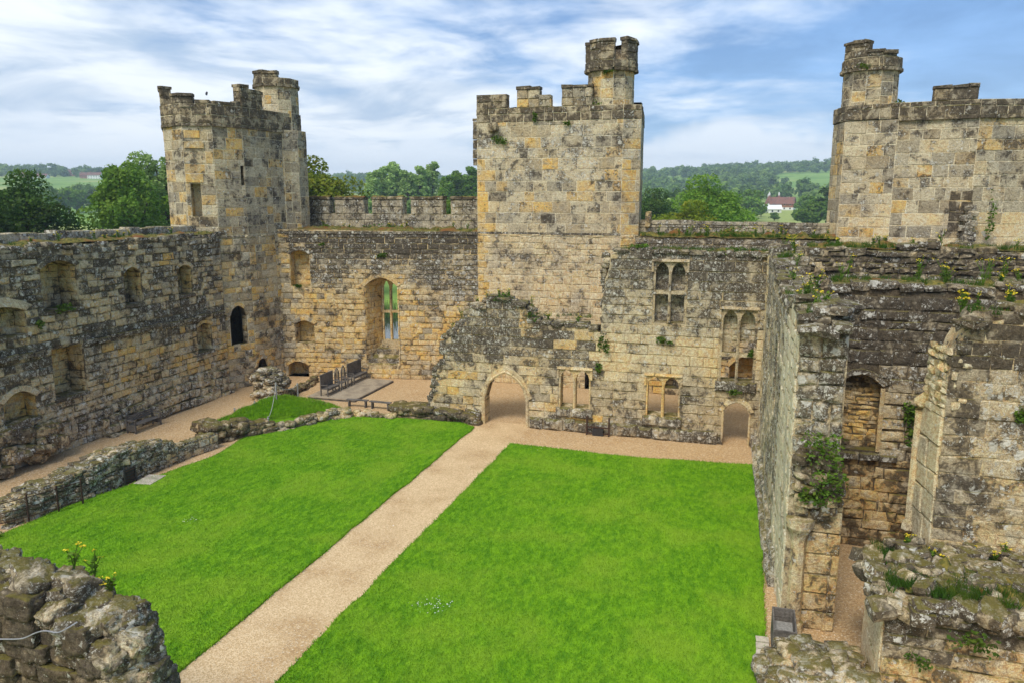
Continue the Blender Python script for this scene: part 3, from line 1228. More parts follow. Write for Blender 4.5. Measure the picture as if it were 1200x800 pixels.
def merlon(m, fr, u0, u1, z0, z1, thick, pal, cap=True, name='merlon', rag=0.05):
    """One merlon: a part with its own stones as sub-parts and a coping."""
    O, e1, e2, n = fr[:4]
    r = m.r
    g = Geo()
    P = lambda u, v, w: O + e1 * u + e2 * v + n * w
    vs = [P(u0, z0, -.03), P(u1, z0, -.03), P(u1, z0, -thick), P(u0, z0, -thick), P(u0, z1, -.03), P(u1, z1, -.03), P(u1, z1, -thick), P(u0, z1, -thick)]
    g.add(vs, [(3, 2, 1, 0), (4, 5, 6, 7), (0, 1, 5, 4), (1, 2, 6, 5), (2, 3, 7, 6), (3, 0, 4, 7)], (0.4, 0.2, 0.58, 0.4))
    o = g.build(name, 'stone', m.e)
    keep, m.st = m.st, []
    sty = dict(h=(0.38, 0.6), w=(0.45, 0.95), out=(0.015, 0.05), bev=0.035, jit=0.015, tint=pal)
    m.courses((O, e1, e2, n), u0, u1, z0, z1, sty)
    m.courses((P(u1, 0, 0), -n, e2, e1), 0, thick, z0, z1, sty)
    m.courses((P(u0, 0, -thick), n, e2, -e1), 0, thick, z0, z1, sty)
    if cap:
        x = u0 - 0.06
        while x < u1:
            w = r.uniform(0.5, 1.0)
            if x + w > u1 - 0.2:
                w = u1 + 0.06 - x
            q = [(x, z1 + .005), (x + w - .015, z1 + .005), (x + w - .015, z1 + .18 + r.uniform(-rag, rag)), (x, z1 + .18 + r.uniform(-rag, rag))]
            m.stone((O, e1, e2, n), q, 0.09, 0.06, 0.015, pal_tower_top(0, 0, r), back=thick + 0.05)
            x += w
    for _, V, F, t, _s in m.st:
        add_mesh('stone', V, F, 'stone', o, tint=t)
    m.st = keep
    return o


TOWER_STY = dict(h=(0.52, 0.74), w=(0.5, 1.35), out=(0.008, 0.028), bev=0.02, jit=0.02, tint=pal_tower, gap=0.02)
TOP_STY = dict(h=(0.42, 0.6), w=(0.45, 0.95), out=(0.02, 0.06), bev=0.04, jit=0.02, tint=pal_tower_top, gap=0.012)


def octagon(cx, cy, r, n=8, rot=0.3):
    return [(cx + r * math.cos(rot + 2 * math.pi * k / n), cy + r * math.sin(rot + 2 * math.pi * k / n)) for k in range(n)]


def turret(m, cx, cy, r, z0, z1, n=10, zs=None, tops=(), rot=0.3, flare=0.0):
    """Round stair turret; tops: (facet index, height) of the ragged parapet."""
    vis = range(n)
    plan = octagon(cx, cy, r, n, rot)
    sty = dict(TOWER_STY)
    sty['w'] = (0.4, 0.85)
    zc = zs if zs else z1
    facet_ring(m, plan, z0, zc, sty)
    if zs:
        p2 = octagon(cx, cy, r + flare, n, rot)
        band(m, octagon(cx, cy, r, n, rot), zs - 0.02, zs + 0.16, flare + 0.10, pal_tower_top)
        facet_ring(m, p2, zs + 0.16, z1, TOP_STY)
        for i, h in tops:
            fr = m.frame(p2[i % n], p2[(i + 1) % n])
            merlon(m, fr, 0.0, fr[4], z1, z1 + h, 0.45, pal_tower_top, name='turret_merlon')


def left_tower():
    m = Masonry('round_tower', (-33, 44, 0), 'round corner tower at left with two slits, low parapet and stair turret', 'tower', seed=21)
    plan = [(-34.6, 40.2), (-32.6, 39.4), (-31.1, 40.2), (-30.3, 42.0), (-30.0, 44.4), (-29.6, 47.5), (-31.5, 50.5), (-35.5, 51.0), (-37.4, 48.0), (-36.9, 43.0)]
    def pal(u, v, r):
        if v < 9.6:
            q = r.random()
            return pal_tower(u, v, r) if q < .6 else pal_gold(u, v, r)
        return pal_tower(u, v, r)
    sty = dict(TOWER_STY)
    sty['tint'] = pal
    low = dict(h=(0.3, 0.52), w=(0.4, 0.9), out=(0.02, 0.07), bev=0.04, jit=0.025, tint=pal, dome=0.02, gap=0.014)
    blk = (0.2, 0.1, 0.8, 0.2)  # dark of the unlit doorways, put into the colour of their reveals
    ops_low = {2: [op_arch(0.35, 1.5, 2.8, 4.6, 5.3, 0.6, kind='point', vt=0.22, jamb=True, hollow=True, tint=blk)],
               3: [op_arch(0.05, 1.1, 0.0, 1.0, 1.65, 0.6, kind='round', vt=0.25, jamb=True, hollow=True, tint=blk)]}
    ops_hi = {1: [op_rect(0.25, 0.85, 10.85, 12.85, 0.8, vt=0.0, jamb=True)],
              2: [op_rect(1.72, 1.94, 12.75, 13.95, 0.5, vt=0.0, hollow=True, tint=(0.3, 0.2, .5, .3))]}
    vis = (0, 1, 2, 3, 4, 9)
    facet_ring(m, plan, 0, 9.7, low, ops_low, vis)
    facet_ring(m, plan, 9.7, 16.25, sty, ops_hi, vis)
    p2 = offset_plan(plan, 0.06)
    band(m, plan, 16.2, 16.38, 0.12, pal_tower_top, vis)
    facet_ring(m, p2, 16.38, 17.5, TOP_STY, None, vis)
    # broken parapet head, higher blocks here and there
    for i, u0, u1, h in ((9, 3.0, 3.5, 0.85), (0, 0.0, 0.35, 0.95), (0, 1.3, 2.55, 0.42), (1, 0.0, 0.75, 0.38), (1, 0.9, 1.7, 0.22), (2, 0.25, 1.6, 0.20), (2, 1.6, 1.95, 0.30), (3, 0.0, 0.7, 1.15), (3, 0.7, 1.9, 0.9)):
        fr = m.frame(p2[i], p2[(i + 1) % len(p2)])
        merlon(m, fr, u0, min(u1, fr[4]), 17.5, 17.5 + h, 0.55, pal_tower_top, cap=h > 0.3)
    # stair turret
    turret(m, -30.75, 46.95, 1.66, 9.6, 16.4, 10, None)
    turret(m, -30.95, 46.95, 1.44, 16.3, 19.75, 10, 19.2, ((6, 0.28), (7, 0.22)), flare=0.05)
    m.coreg.add([(x, y, 0.0) for x, y in plan], [tuple(range(len(plan)))], (.2, .2, .7, .2))
    # lintel and corbel blocks over the tall slit
    fr = m.frame(plan[1], plan[2])
    m.stone(fr, [(0.05, 12.9), (1.05, 12.9), (1.05, 13.4), (0.05, 13.4)], 0.07, 0.03, 0.01, (0.9, 0.95, 0.3, 0.3))
    m.stone(fr, [(0.1, 14.9), (1.2, 14.9), (1.2, 15.3), (0.1, 15.3)], 0.10, 0.03, 0.01, (0.8, 0.9, 0.35, 0.3))
    m.stone(fr, [(0.1, 15.5), (1.0, 15.5), (1.0, 15.95), (0.1, 15.95)], 0.06, 0.03, 0.01, (0.8, 1.0, 0.3, 0.3))
    m.finish('tower_core')


left_tower()


def centre_tower():
    m = Masonry('square_tower', (-11.5, 50, 0), 'square tower in the middle with broken battlements and tall round stair turret', 'tower', seed=31)
    def pal(u, v, r):
        if u < 0.7 and v < 14.5:
            return clampt(r.tri(.6, 1), r.tri(.6, 1), r.tri(.3, .45), .3)
        if v > 13.3 and u < 7.5:
            if r.random() < .55:
                return clampt(r.tri(.5, .9), r.tri(.1, .4), r.tri(.42, .55), r.tri(.50, .60))
        if v < 9.8:
            return clampt(r.tri(.5, 1), r.tri(.2, .55), r.tri(.36, .5), r.tri(.36, .5))
        return pal_tower(u, v, r)
    plan = [(-16.75, 47.2), (-7.5, 47.15), (-6.5, 47.75), (-7.25, 54.5), (-16.75, 54.5)]
    low = dict(h=(0.34, 0.5), w=(0.4, 0.85), out=(0.015, 0.05), bev=0.04, jit=0.025, tint=pal, dome=0.015, gap=0.014)
    sty = dict(TOWER_STY)
    sty['tint'] = pal
    sty['h'] = (0.58, 0.72)
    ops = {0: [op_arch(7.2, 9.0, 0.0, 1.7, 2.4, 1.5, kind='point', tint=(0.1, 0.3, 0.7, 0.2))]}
    facet_ring(m, plan, 0, 9.75, low, ops, (0, 1, 2))
    facet_ring(m, plan, 9.75, 16.6, sty, None, (0, 1, 2, 4))
    band(m, plan, 9.72, 9.86, 0.05, pal_dark, (0,))
    facet_ring(m, plan, 16.6, 17.45, TOP_STY, None, (0, 1, 2, 4))
    fr = m.frame(plan[0], plan[1])
    for u0, u1, h, cap in ((0.0, 1.95, 0.85, False), (2.65, 4.05, 1.05, True), (4.05, 4.75, 0.72, False), (5.5, 7.3, 1.05, True)):
        merlon(m, fr, u0, u1, 17.45, 17.45 + h, 0.6, pal_tower_top if u0 < 2 else pal_tower, cap=cap)
    fb = m.frame(plan[3], plan[4])
    for u0 in (0.2, 3.2, 6.2, 9.0):
        merlon(m, fb, u0, u0 + 1.2, 17.45, 18.1, 0.6, pal_tower_top)
    turret(m, -8.55, 48.7, 1.40, 17.2, 20.05, 12, 19.45, ((7, 1.0), (8, 1.0), (10, 1.1), (11, 1.0), (0, 1.0), (2, 1.0), (3, 1.0), (5, 1.0)), rot=0.26, flare=0.16)
    # pilaster strip at the left corner, gargoyle stub
    m.rock((-15.6, 47.05, 16.3), (0.6, 0.6, 0.55), pal_tower_top(0, 0, m.r))
    f0 = m.frame((-17.05, 47.3), (-16.75, 47.2))
    m.courses(f0, 0, 0.3, 14.0, 16.9, TOP_STY)
    m.finish('tower_core')


centre_tower()


def right_tower():
    m = Masonry('round_tower', (9, 50, 0), 'round corner tower at right with stair turret and one raised merlon', 'tower', seed=41)
    plan = [(4.35, 49.3), (4.75, 47.2), (7.3, 46.5), (11.0, 46.0), (14.5, 46.8), (16.0, 50.0), (14, 54), (8, 55), (5, 52.5)]
    sty = dict(TOWER_STY)
    sty['tint'] = lambda u, v, r: (pal_tower(u, v, r) if v > 11.5 or r.random() < .5 else pal_cream(u, v, r))
    vis = (0, 1, 2, 3, 4)
    low = dict(sty)
    facet_ring(m, plan, 0, 9.3, low, None, ())
    facet_ring(m, plan, 9.3, 16.1, sty, None, vis)
    p2 = offset_plan(plan, 0.05)
    band(m, plan, 16.0, 16.2, 0.16, pal_tower_top, (2, 3, 4))
    facet_ring(m, p2, 16.15, 16.95, TOP_STY, None, vis)
    fr = m.frame(p2[2], p2[3])
    merlon(m, fr, 1.55, 3.55, 16.95, 17.55, 0.6, pal_tower_top, cap=True)
    turret(m, 6.0, 48.4, 1.42, 16.0, 19.45, 12, 18.75, ((6, 0.75), (7, 0.7), (8, 0.18), (9, 0.12)), rot=0.26, flare=0.10)
    # the facing of the stair on the tower body and a stub of a broken wall against it
    r = m.r
    for k in range(9):
        m.rock((10.9 + r.uniform(-.18, .18), 45.75, 9.4 + k * 0.26), (0.75 - k * .03, 0.6, 0.34), clampt(.4, .1, r.tri(.48, .6), r.tri(.45, .56)), yaw=0)
    # damp streak of ivy-grown stone
    f3 = m.frame(plan[2], plan[3])
    for z in (10.2, 10.75, 11.3, 11.85):
        for u in (2.75, 3.3):
            m.stone(f3, [(u, z), (u + .52, z), (u + .52, z + .52), (u, z + .52)], 0.034, 0.03, 0.04, (0.15, 0.2, 0.60 + .03 * (u > 3), 0.30))
    m.finish('tower_core')


right_tower()

# ================================================================== BACK CURTAIN WALL (left part, with the tall window)
def tracery(parent, fr, u0, u1, v0, vtrans, v1, w_off, thick=0.2, tint=(0.8, 0.45, 0.35, 0.35), frame_w=0.12, arch_h=0.45, name='window', head=True):
    """Two-light window: a frame with two arched heads, mullion and transom as parts."""
    O, e1, e2, n = fr[:4]
    P = lambda u, v, w: O + e1 * u + e2 * v + n * w
    c = (u0 + u1) / 2
    g = Geo()

    def ring(outer, holes, wf, wb, T):
        loops = [outer] + holes
        tri = tessellate_polygon([[Vector((u, v, 0)) for u, v in lp] for lp in loops])
        pts = [p for lp in loops for p in lp]
        N_ = len(pts)
        F = []
        for t in tri:
            a, b, d = [Vector((pts[i][0], pts[i][1], 0)) for i in t]
            ccw = (b - a).cross(d - a).z > 0
            f = t if ccw else tuple(reversed(t))
            F.append(f)
            F.append(tuple(i + N_ for i in reversed(f)))
        o = 0
        for li, lp in enumerate(loops):
            k = len(lp)
            for i in range(k):
                a, b = o + i, o + (i + 1) % k
                F.append((a, a + N_, b + N_, b) if li == 0 else (a, b, b + N_, a + N_))
            o += k
        g.add([P(u, v, wf) for u, v in pts] + [P(u, v, wb) for u, v in pts], F, T)
    holes = []
    mw = 0.07
    for a, b in ((u0 + frame_w, c - mw), (c + mw, u1 - frame_w)):
        mid, hw = (a + b) / 2, (b - a) / 2
        vs = v1 - frame_w * 0.6 - arch_h
        pts = [(a, v0), (b, v0)]
        for i in range(13):
            x = b + (a - b) * i / 12
            s = abs(x - mid) / hw
            y = vs + arch_h * (0.85 * math.sqrt(max(0, 1 - s ** 2)) + 0.15 * (1 - s))
            # cusps of the foiled head
            y -= 0.04 * math.exp(-((s - 0.62) / 0.13) ** 2)
            pts.append((x, y))
        holes.append([(x, max(y, v0 + .001)) for x, y in pts])
    outer = [(u0, v0 - 0.02), (u1, v0 - 0.02), (u1, v1), (u0, v1)]
    ring(outer, holes, w_off, w_off - thick, tint)
    win = g.build('window_tracery', 'stone', parent)
    g2 = Geo()
    g2.tube([P(c, v0, w_off + .04), P(c, v1 - arch_h - .05, w_off + .04)], 0.075, 6, tint)
    g2.build('mullion', 'stone', win)
    if vtrans is not None:
        g3 = Geo()
        g3.add([P(u0, vtrans - .09, w_off + .05), P(u1, vtrans - .09, w_off + .05), P(u1, vtrans + .09, w_off + .03), P(u0, vtrans + .09, w_off + .03),
                P(u0, vtrans - .09, w_off - thick), P(u1, vtrans - .09, w_off - thick), P(u1, vtrans + .09, w_off - thick), P(u0, vtrans + .09, w_off - thick)],
               [(0, 1, 2, 3), (5, 4, 7, 6), (3, 2, 6, 7), (1, 0, 4, 5), (0, 3, 7, 4), (2, 1, 5, 6)], tint)
        g3.build('transom', 'stone', win)
    if head:                                       # square hood mould
        g4 = Geo()
        for (a, b, p, q) in ((u0 - .10, v1, u1 + .10, v1 + .13), (u0 - .10, v1 - .5, u0 - .002, v1), (u1 + .002, v1 - .5, u1 + .10, v1)):
            vs = [P(a, b, .13), P(p, b, .13), P(p, q, .08), P(a, q, .08), P(a, b, -.05), P(p, b, -.05), P(p, q, -.05), P(a, q, -.05)]
            g4.add(vs, [(0, 1, 2, 3), (3, 2, 6, 7), (1, 0, 4, 5), (0, 3, 7, 4), (2, 1, 5, 6)], tint)
        g4.build('hood_mould', 'stone', win)
    return win


def back_wall():
    m = Masonry('curtain_wall', (-24, 46.5, 0), 'golden back wall between the two left towers with a tall window and battlements', 'wall', seed=51)
    A, B = (-30.4, 44.6), (-16.75, 47.2)
    fr = m.frame(A, B)
    L = fr[4]
    r = m.r

    def pal(u, v, r):
        n = noise.noise(Vector((u * .35, v * .5, 2.2)))
        lim = 6.4 + 1.5 * n - (1.0 if u > 9 else 0)
        g_ = pal_tower(u, v, r) if r.random() < .12 else pal_gold(u, v, r)
        if u < 1.0:
            return pal_tower(u, v, r) if r.random() < .7 else pal_gold(u, v, r)
        md = clampt(r.tri(.15, .6), r.tri(.1, .4), r.tri(.48, .66), r.tri(.42, .56))
        bk = clampt(r.tri(0, .35), r.tri(0, .1), r.tri(.60, .78), r.tri(.36, .50))
        return blend(blend(g_, md, (v - lim + .7) / 1.4 + r.uniform(-.25, .25)), bk, (v - 7.7 - .6 * n) / 1.2 + r.uniform(-.2, .2))
    sty = dict(h=(0.28, 0.42), w=(0.35, 0.95), out=(0.015, 0.07), bev=0.04, jit=0.028, tint=pal, dome=0.02, gap=0.013, loss=0.03)
    gold = lambda r: clampt(r.tri(.5, .95), r.tri(.5, 1), r.tri(.32, .46), r.tri(.28, .4))
    wi = op_arch(6.25, 8.5, 0.95, 6.2, 6.8, None, kind='seg', vt=0.3, thick=1.7, rtint=gold, vtint=lambda r: clampt(r.tri(.4, .7), r.tri(.5, .9), .45, .4))
    # splayed towards the outer lights (the left jamb is the broad one)
    wi['bpoly'] = []
    for x, y in wi['poly']:
        s = (x - 6.25) / 2.25
        wi['bpoly'].append((7.0 + s * 1.25, (2.35 if y < 1 else 2.35 + (y - .95) / (6.8 - .95) * 4.25)))
    ops = [op_arch(1.2, 2.55, 6.2, 8.3, 8.56, 0.8, rtint=gold), op_arch(1.35, 2.67, 2.3, 3.6, 3.85, 0.8, rtint=gold),
           op_arch(0.7, 2.15, 0.0, 0.75, 1.05, 0.9, rtint=gold, vt=0.2), wi]
    m.slab('core', fr, [(-0.6, -0.4), (L, -0.4), (L, 9.78), (-0.6, 9.95)], ops, 1.7, (0.6, 0.5, 0.48, 0.35))
    m.courses(fr, -0.2, L, 0, 9.78, sty, lambda u, v: not any(in_open(h, u, v) for h in ops))
    for h in ops[:3]:
        m.dress(fr, h, sty)
    m.dress(fr, wi, sty, back=False)
    # window seats inside the embrasure
    O, e1, e2, n = fr[:4]
    g = Geo()
    for (ua, ub, za, zb, wa, wb) in ((6.3, 8.45, 0.9, 1.35, -0.1, -1.6), (6.75, 8.42, 1.35, 1.9, -0.7, -1.6), (7.0, 8.35, 1.9, 2.4, -1.15, -1.66)):
        P = lambda u, v, w: O + e1 * u + e2 * v + n * w
        vs = [P(ua, za, wa), P(ub, za, wa), P(ub, zb, wa), P(ua, zb, wa), P(ua, za, wb), P(ub, za, wb), P(ub, zb, wb), P(ua, zb, wb)]
        g.add(vs, [(0, 1, 2, 3), (3, 2, 6, 7), (0, 3, 7, 4), (2, 1, 5, 6)], (0.4, 0.4, 0.55, 0.45))
    g.build('window_seat', 'stone', m.e)
    tracery(m.e, fr, 7.02, 8.24, 2.4, 4.35, 6.5, -1.45, 0.2, (0.75, 0.6, 0.38, 0.35), 0.10, 0.6, head=False)
    # sloped coping of the wall-walk and mossy ledge behind it
    u = 0
    while u < L:
        w = min(r.uniform(.5, 1.0), L - u + .01)
        m.stone(fr, [(u, 9.66), (u + w - .015, 9.66), (u + w - .015, 9.84), (u, 9.84)], 0.09, 0.03, 0.015, pal_dark(0, 0, r), back=0.4)
        u += w
    side_moss('moss', [(A[0] + .1, A[1] + .15), (B[0], B[1] + .1), (B[0], 48.8), (A[0] - 1, 48.8)], 9.87, '', 33, 0.30, 70, 8, m.e)
    # parapet with merlons
    fp = m.frame((-31.0, 48.8), (-16.75, 48.8))
    gq = Geo()
    gq.box((-31.0, 48.83, 9.0), (-16.75, 49.5, 10.9), (0.5, 0.1, 0.5, 0.45))
    gq.build('parapet_core', 'stone', m.e)
    psty = dict(h=(0.45, 0.6), w=(0.7, 1.2), out=(0.02, 0.05), bev=0.035, jit=0.014, tint=lambda u, v, r: clampt(r.tri(.1, .6), r.tri(.0, .15), r.tri(.42, .55), r.tri(.40, .52)))
    m.courses(fp, 0, 14.2, 9.9, 10.9, psty)
    for x0, x1 in ((-30.45, -28.4), (-27.95, -25.7), (-25.05, -22.75), (-22.1, -19.8), (-19.2, -16.8)):
        merlon(m, fp, x0 + 31.0, x1 + 31.0, 10.9, 11.88, 0.65, psty['tint'])
        side_moss('moss', [(x0, 48.75), (x1, 48.75), (x1, 49.4), (x0, 49.4)], 12.05, '', 60, 0.12, 14, 4, m.e)
    m.finish()


back_wall()


def back_wall_right():
    m = Masonry('curtain_wall', (-1, 47.5, 0), 'back wall with plain mossy parapet between square tower and right tower', 'wall', seed=52)
    fr = m.frame((-6.6, 47.2), (5.0, 47.2))
    r = m.r
    pal = lambda u, v, r: (pal_gold(u, v, r) if v < 6 and r.random() < .6 else pal_dark(u, v, r))
    sty = dict(h=(0.32, 0.5), w=(0.5, 1.1), out=(0.02, 0.07), bev=0.045, jit=0.03, tint=pal, dome=0.02, gap=0.014)
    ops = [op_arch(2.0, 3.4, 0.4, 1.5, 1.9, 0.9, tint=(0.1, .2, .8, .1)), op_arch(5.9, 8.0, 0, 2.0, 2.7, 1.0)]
    m.slab('core', fr, [(0, -.3), (11.6, -.3), (11.6, 9.6), (0, 9.7)], ops, 1.6)
    m.courses(fr, 0, 11.6, 0, 9.6, sty, lambda u, v: not any(in_open(h, u, v) for h in ops))
    for h in ops:
        m.dress(fr, h, sty)
    gq = Geo()
    gq.box((-6.6, 48.63, 8.6), (5.0, 49.3, 10.45), (0.5, 0.1, 0.5, 0.45))
    gq.build('parapet_core', 'stone', m.e)
    fp = m.frame((-6.6, 48.6), (5.0, 48.6))
    psty = dict(h=(0.34, 0.44), w=(0.6, 1.2), out=(0.02, 0.05), bev=0.035, jit=0.014, tint=lambda u, v, r: clampt(r.tri(.1, .6), r.tri(.0, .15), r.tri(.42, .56), r.tri(.42, .53)))
    m.courses(fp, 0, 11.6, 9.5, 10.36, psty)
    u = 0
    while u < 11.6:
        w = r.uniform(.6, 1.2)
        zt = 10.66 - 0.015 * u + r.uniform(-.03, .03)
        m.stone(fp, [(u, 10.37), (u + w - .02, 10.37), (u + w - .02, zt), (u, zt)], 0.06, 0.04, 0.012, psty['tint'](0, 0, r), back=0.65)
        u += w
    side_moss('moss', [(-6.3, 47.1), (5.0, 47.1), (5.0, 48.6), (-6.3, 48.6)], 9.72, '', 34, 0.38, 60, 8, m.e)
    # sloped buttress stone at the tower foot
    m.rock((-6.0, 48.5, 10.7), (0.35, 0.6, 1.0), pal_tower(0, 0, r), yaw=0)
    m.finish()


back_wall_right()

# ================================================================== HALL WALL with arch, windows and door
def hall_wall():
    m = Masonry('hall_wall', (-8, 38.4, 0), 'ruined hall wall across the courtyard with pointed arch, traceried windows and small door', 'wall', seed=61)
    X0 = -16.4
    A, B = (X0, 38.0), (1.0, 38.0)
    fr = m.frame(A, B)
    U = lambda x: x - X0
    r = m.r
    pr = [(-16.4, .6), (-16.1, 1.5), (-15.9, 2.9), (-15.45, 3.4), (-15.35, 4.5), (-14.9, 4.9), (-14.2, 5.6), (-14.0, 6.2), (-13.2, 6.35), (-12.9, 6.85), (-12.0, 6.8),
          (-10.9, 6.5), (-10.5, 5.75), (-9.4, 5.6), (-7.9, 5.6), (-7.1, 5.5), (-6.92, 5.3), (-6.86, 6.9), (-6.75, 8.1), (-6.55, 8.6), (-6.5, 9.3), (-5.9, 9.5), (-3, 9.45), (1.0, 9.4)]
    prof = [(U(x), z) for x, z in pr]
    pf = prof_fn(prof)

    def pal(u, v, r):
        x = u + X0
        n = 1.8 * noise.noise(Vector((x * .42, v * .45, 5.0)))
        dkc = clampt(r.tri(.15, .5), r.tri(0, .25), r.tri(.54, .70), r.tri(.42, .54))
        q = r.random()
        if x < -7.0:
            lo_ = pal_cream(u, v, r) if q < .5 else (pal_gold(u, v, r) if q < .75 else pal_tower(u, v, r))
            if -11 < x < -7.2 and v > 4 and q < .35:
                dkc = clampt(r.tri(.3, .6), r.tri(.5, .8), .5, .45)
            return blend(lo_, dkc, (v - 3.0 - 0.7 * n) / 1.6 + r.uniform(-.22, .22))
        grey = clampt(r.tri(.4, .8), r.tri(.1, .3), r.tri(.42, .56), r.tri(.44, .56))
        base = clampt(r.tri(.15, .8), r.tri(.1, .4), r.tri(.40, .56), r.tri(.36, .50))
        c_ = blend(base, pal_cream(u, v, r), (v - 2.3) / 1.1 + r.uniform(-.3, .3))
        if -5.2 < x < -2.9 and v > 3.4:
            c_ = blend(c_, grey, .6 + r.uniform(-.3, .3))
        c_ = blend(c_, grey, (v - 4.6 - .5 * n) / 1.3 + r.uniform(-.3, .3))
        return blend(c_, dkc, (v - (5.8 if x > -2.8 else 6.6) - .7 * n) / 1.7 + r.uniform(-.2, .2))
    sty = dict(h=(0.40, 0.52), w=(0.6, 1.25), out=(0.018, 0.05), bev=0.03, jit=0.014, tint=pal, gap=0.012)
    pale = lambda r: clampt(r.tri(.7, 1), r.tri(.3, .6), r.tri(.30, .42), r.tri(.34, .46))
    T = 0.95
    arch = op_arch(U(-13.2), U(-10.75), -0.02, 1.45, 2.95, None, kind='point', vt=0.30, thick=T, vtint=pale, rtint=pale)
    door = op_arch(U(-0.75), U(0.52), -0.02, 1.65, 2.25, None, kind='point', vt=0.22, thick=T, vtint=pale, rtint=pale)
    w1 = op_rect(U(-9.05), U(-7.38), 1.25, 3.32, None, vt=0.13, thick=T, rtint=pale)
    w2 = op_rect(U(-4.53), U(-2.85), 1.18, 3.28, None, vt=0.13, thick=T, rtint=pale)
    w3 = op_rect(U(-4.34), U(-2.75), 5.95, 8.95, 0.5, vt=0.13, tint=(0.6, 0.2, 0.48, 0.5))
    w4 = op_rect(U(-1.05), U(0.62), 3.2, 6.75, None, vt=0.13, thick=T)
    ops = [arch, door, w1, w2, w3, w4]
    outer = [(0, -.3), (U(-13.2), -.3)]
    # the arch and the door reach the ground: cut them into the outline, windows as holes
    def notch(h):
        p = h['poly']
        return [(h['u0'], -.3), (h['u0'], h['vs'])] + [q for q in reversed(h['arch'])][1:-1] + [(h['u1'], h['vs']), (h['u1'], -.3)]
    outer = [(0, -.3)] + notch(arch) + notch(door) + [(U(1.0), -.3)] + [(u, z - .1) for u, z in reversed(prof)]
    m.slab('core', fr, outer, [w1, w2, w3, w4], T, (0.6, 0.35, 0.50, 0.38))
    ins = lambda u, v: v < pf(u) + .05 and not any(in_open(h, u, v) for h in ops)
    m.courses(fr, 0, U(1.0), 0, 9.5, sty, ins)
    for h in (arch, door, w1, w2, w4):
        m.dress(fr, h, sty, back=False)
    m.dress(fr, w3, sty)
    # ragged toothing down the broken left end, and on the heads
    for k in range(26):
        z = 0.2 + k * .23
        u = float(np.interp(z, [p[1] for p in prof[:8]], [p[0] for p in prof[:8]]))
        m.rock((X0 + u + r.uniform(-.15, .1), 38.45, z), (r.uniform(.35, .7), r.uniform(.7, 1.0), r.uniform(.25, .4)), pal_dark(0, 0, r), yaw=r.uniform(-.1, .1))
    for k in range(16):
        z = 5.4 + k * .25
        m.rock((-6.75 + r.uniform(-.12, .08), 38.5, z), (r.uniform(.3, .5), r.uniform(.7, 1.0), r.uniform(.25, .36)), pal_dark(0, 0, r), yaw=r.uniform(-.1, .1))
    u = U(-15.2)
    while u < U(1.0):
        w = r.uniform(.35, .95)
        if pf(u) > 4 and abs(pf(u + w) - pf(u)) < .8:
            for yy in (38.12, 38.55):
                m.rock((X0 + u + w / 2, yy + r.uniform(-.05, .1), pf(u + w / 2) - .02), (w, r.uniform(.45, .6), r.uniform(.18, .34)), pal_dark(0, 0, r), yaw=r.uniform(-.06, .06), tilt=.06)
        u += w
    for k in range(34):                          # mossy rubble heap on the arch wall head
        x = r.uniform(-13.9, -10.6)
        z = 6.3 + max(0, 1 - abs(x + 12.4) / 1.7) * r.uniform(0, 0.75)
        m.rock((x, r.uniform(38.1, 38.8), z), (r.uniform(.25, .6), r.uniform(.3, .6), r.uniform(.14, .28)), pal_dark(0, 0, r), tilt=.2)
    # plinth course
    for a, b in ((-16.3, -13.35), (-10.62, -0.95), (0.62, 0.98)):
        x = a
        while x < b - .05:
            w = min(r.uniform(.6, 1.15), b - x)
            zt = 0.62 + r.uniform(-.04, .05)
            m.stone(fr, [(U(x), 0), (U(x + w) - .02, 0), (U(x + w) - .02, zt), (U(x), zt)], 0.26 + r.uniform(-.02, .03), 0.14, 0.02,
                    clampt(r.tri(.1, .5), r.tri(0, .3), r.tri(.52, .66), r.tri(.42, .56)), dome=.03)
            x += w
    # moulded jamb shafts of the arch
    g = Geo()
    P = lambda u, v, w: fr[0] + fr[1] * u + fr[2] * v + fr[3] * w
    pts = [(U(-13.2), 0.0), (U(-13.2), 1.45)] + [q for q in reversed(arch['arch'])] + [(U(-10.75), 1.45), (U(-10.75), 0.0)]
    g.tube([P(u, v, 0.07) for u, v in pts], 0.085, 6, (0.8, 0.4, 0.36, 0.38))
    g.build('arch_moulding', 'stone', m.e)
    g = Geo()
    pts = [(U(-0.75), 0.0), (U(-0.75), 1.65)] + [q for q in reversed(door['arch'])] + [(U(0.52), 1.65), (U(0.52), 0.0)]
    g.tube([P(u, v, 0.06) for u, v in pts], 0.06, 6, (0.7, 0.4, 0.42, 0.38))
    g.build('door_moulding', 'stone', m.e)
    tt = (0.72, 0.5, 0.38, 0.36)
    tracery(m.e, fr, U(-9.05), U(-7.38), 1.25, None, 3.32, 0.02, 0.28, tt, 0.08, 0.42)
    tracery(m.e, fr, U(-4.53), U(-2.85), 1.18, None, 3.28, 0.02, 0.28, (0.7, 0.7, 0.38, 0.36), 0.08, 0.42)
    tracery(m.e, fr, U(-4.34), U(-2.75), 5.95, 7.45, 8.95, 0.0, 0.28, (0.4, 0.25, 0.50, 0.44), 0.09, 0.45)
    tracery(m.e, fr, U(-1.05), U(0.62), 3.2, 4.55, 6.75, 0.0, 0.28, (0.4, 0.25, 0.50, 0.44), 0.10, 0.45)
    # rubble blocking the upper lights of the tall window
    m.courses((fr[0] - fr[3] * .45, fr[1], fr[2], fr[3]), U(-1.0), U(0.6), 5.15, 6.75, dict(h=(.2, .34), w=(.25, .6), out=(.0, .05), bev=.04, jit=.03, tint=lambda u, v, r: clampt(r.tri(.5, .9), .2, .45, r.tri(.44, .54)), dome=.02))
    gb = Geo()
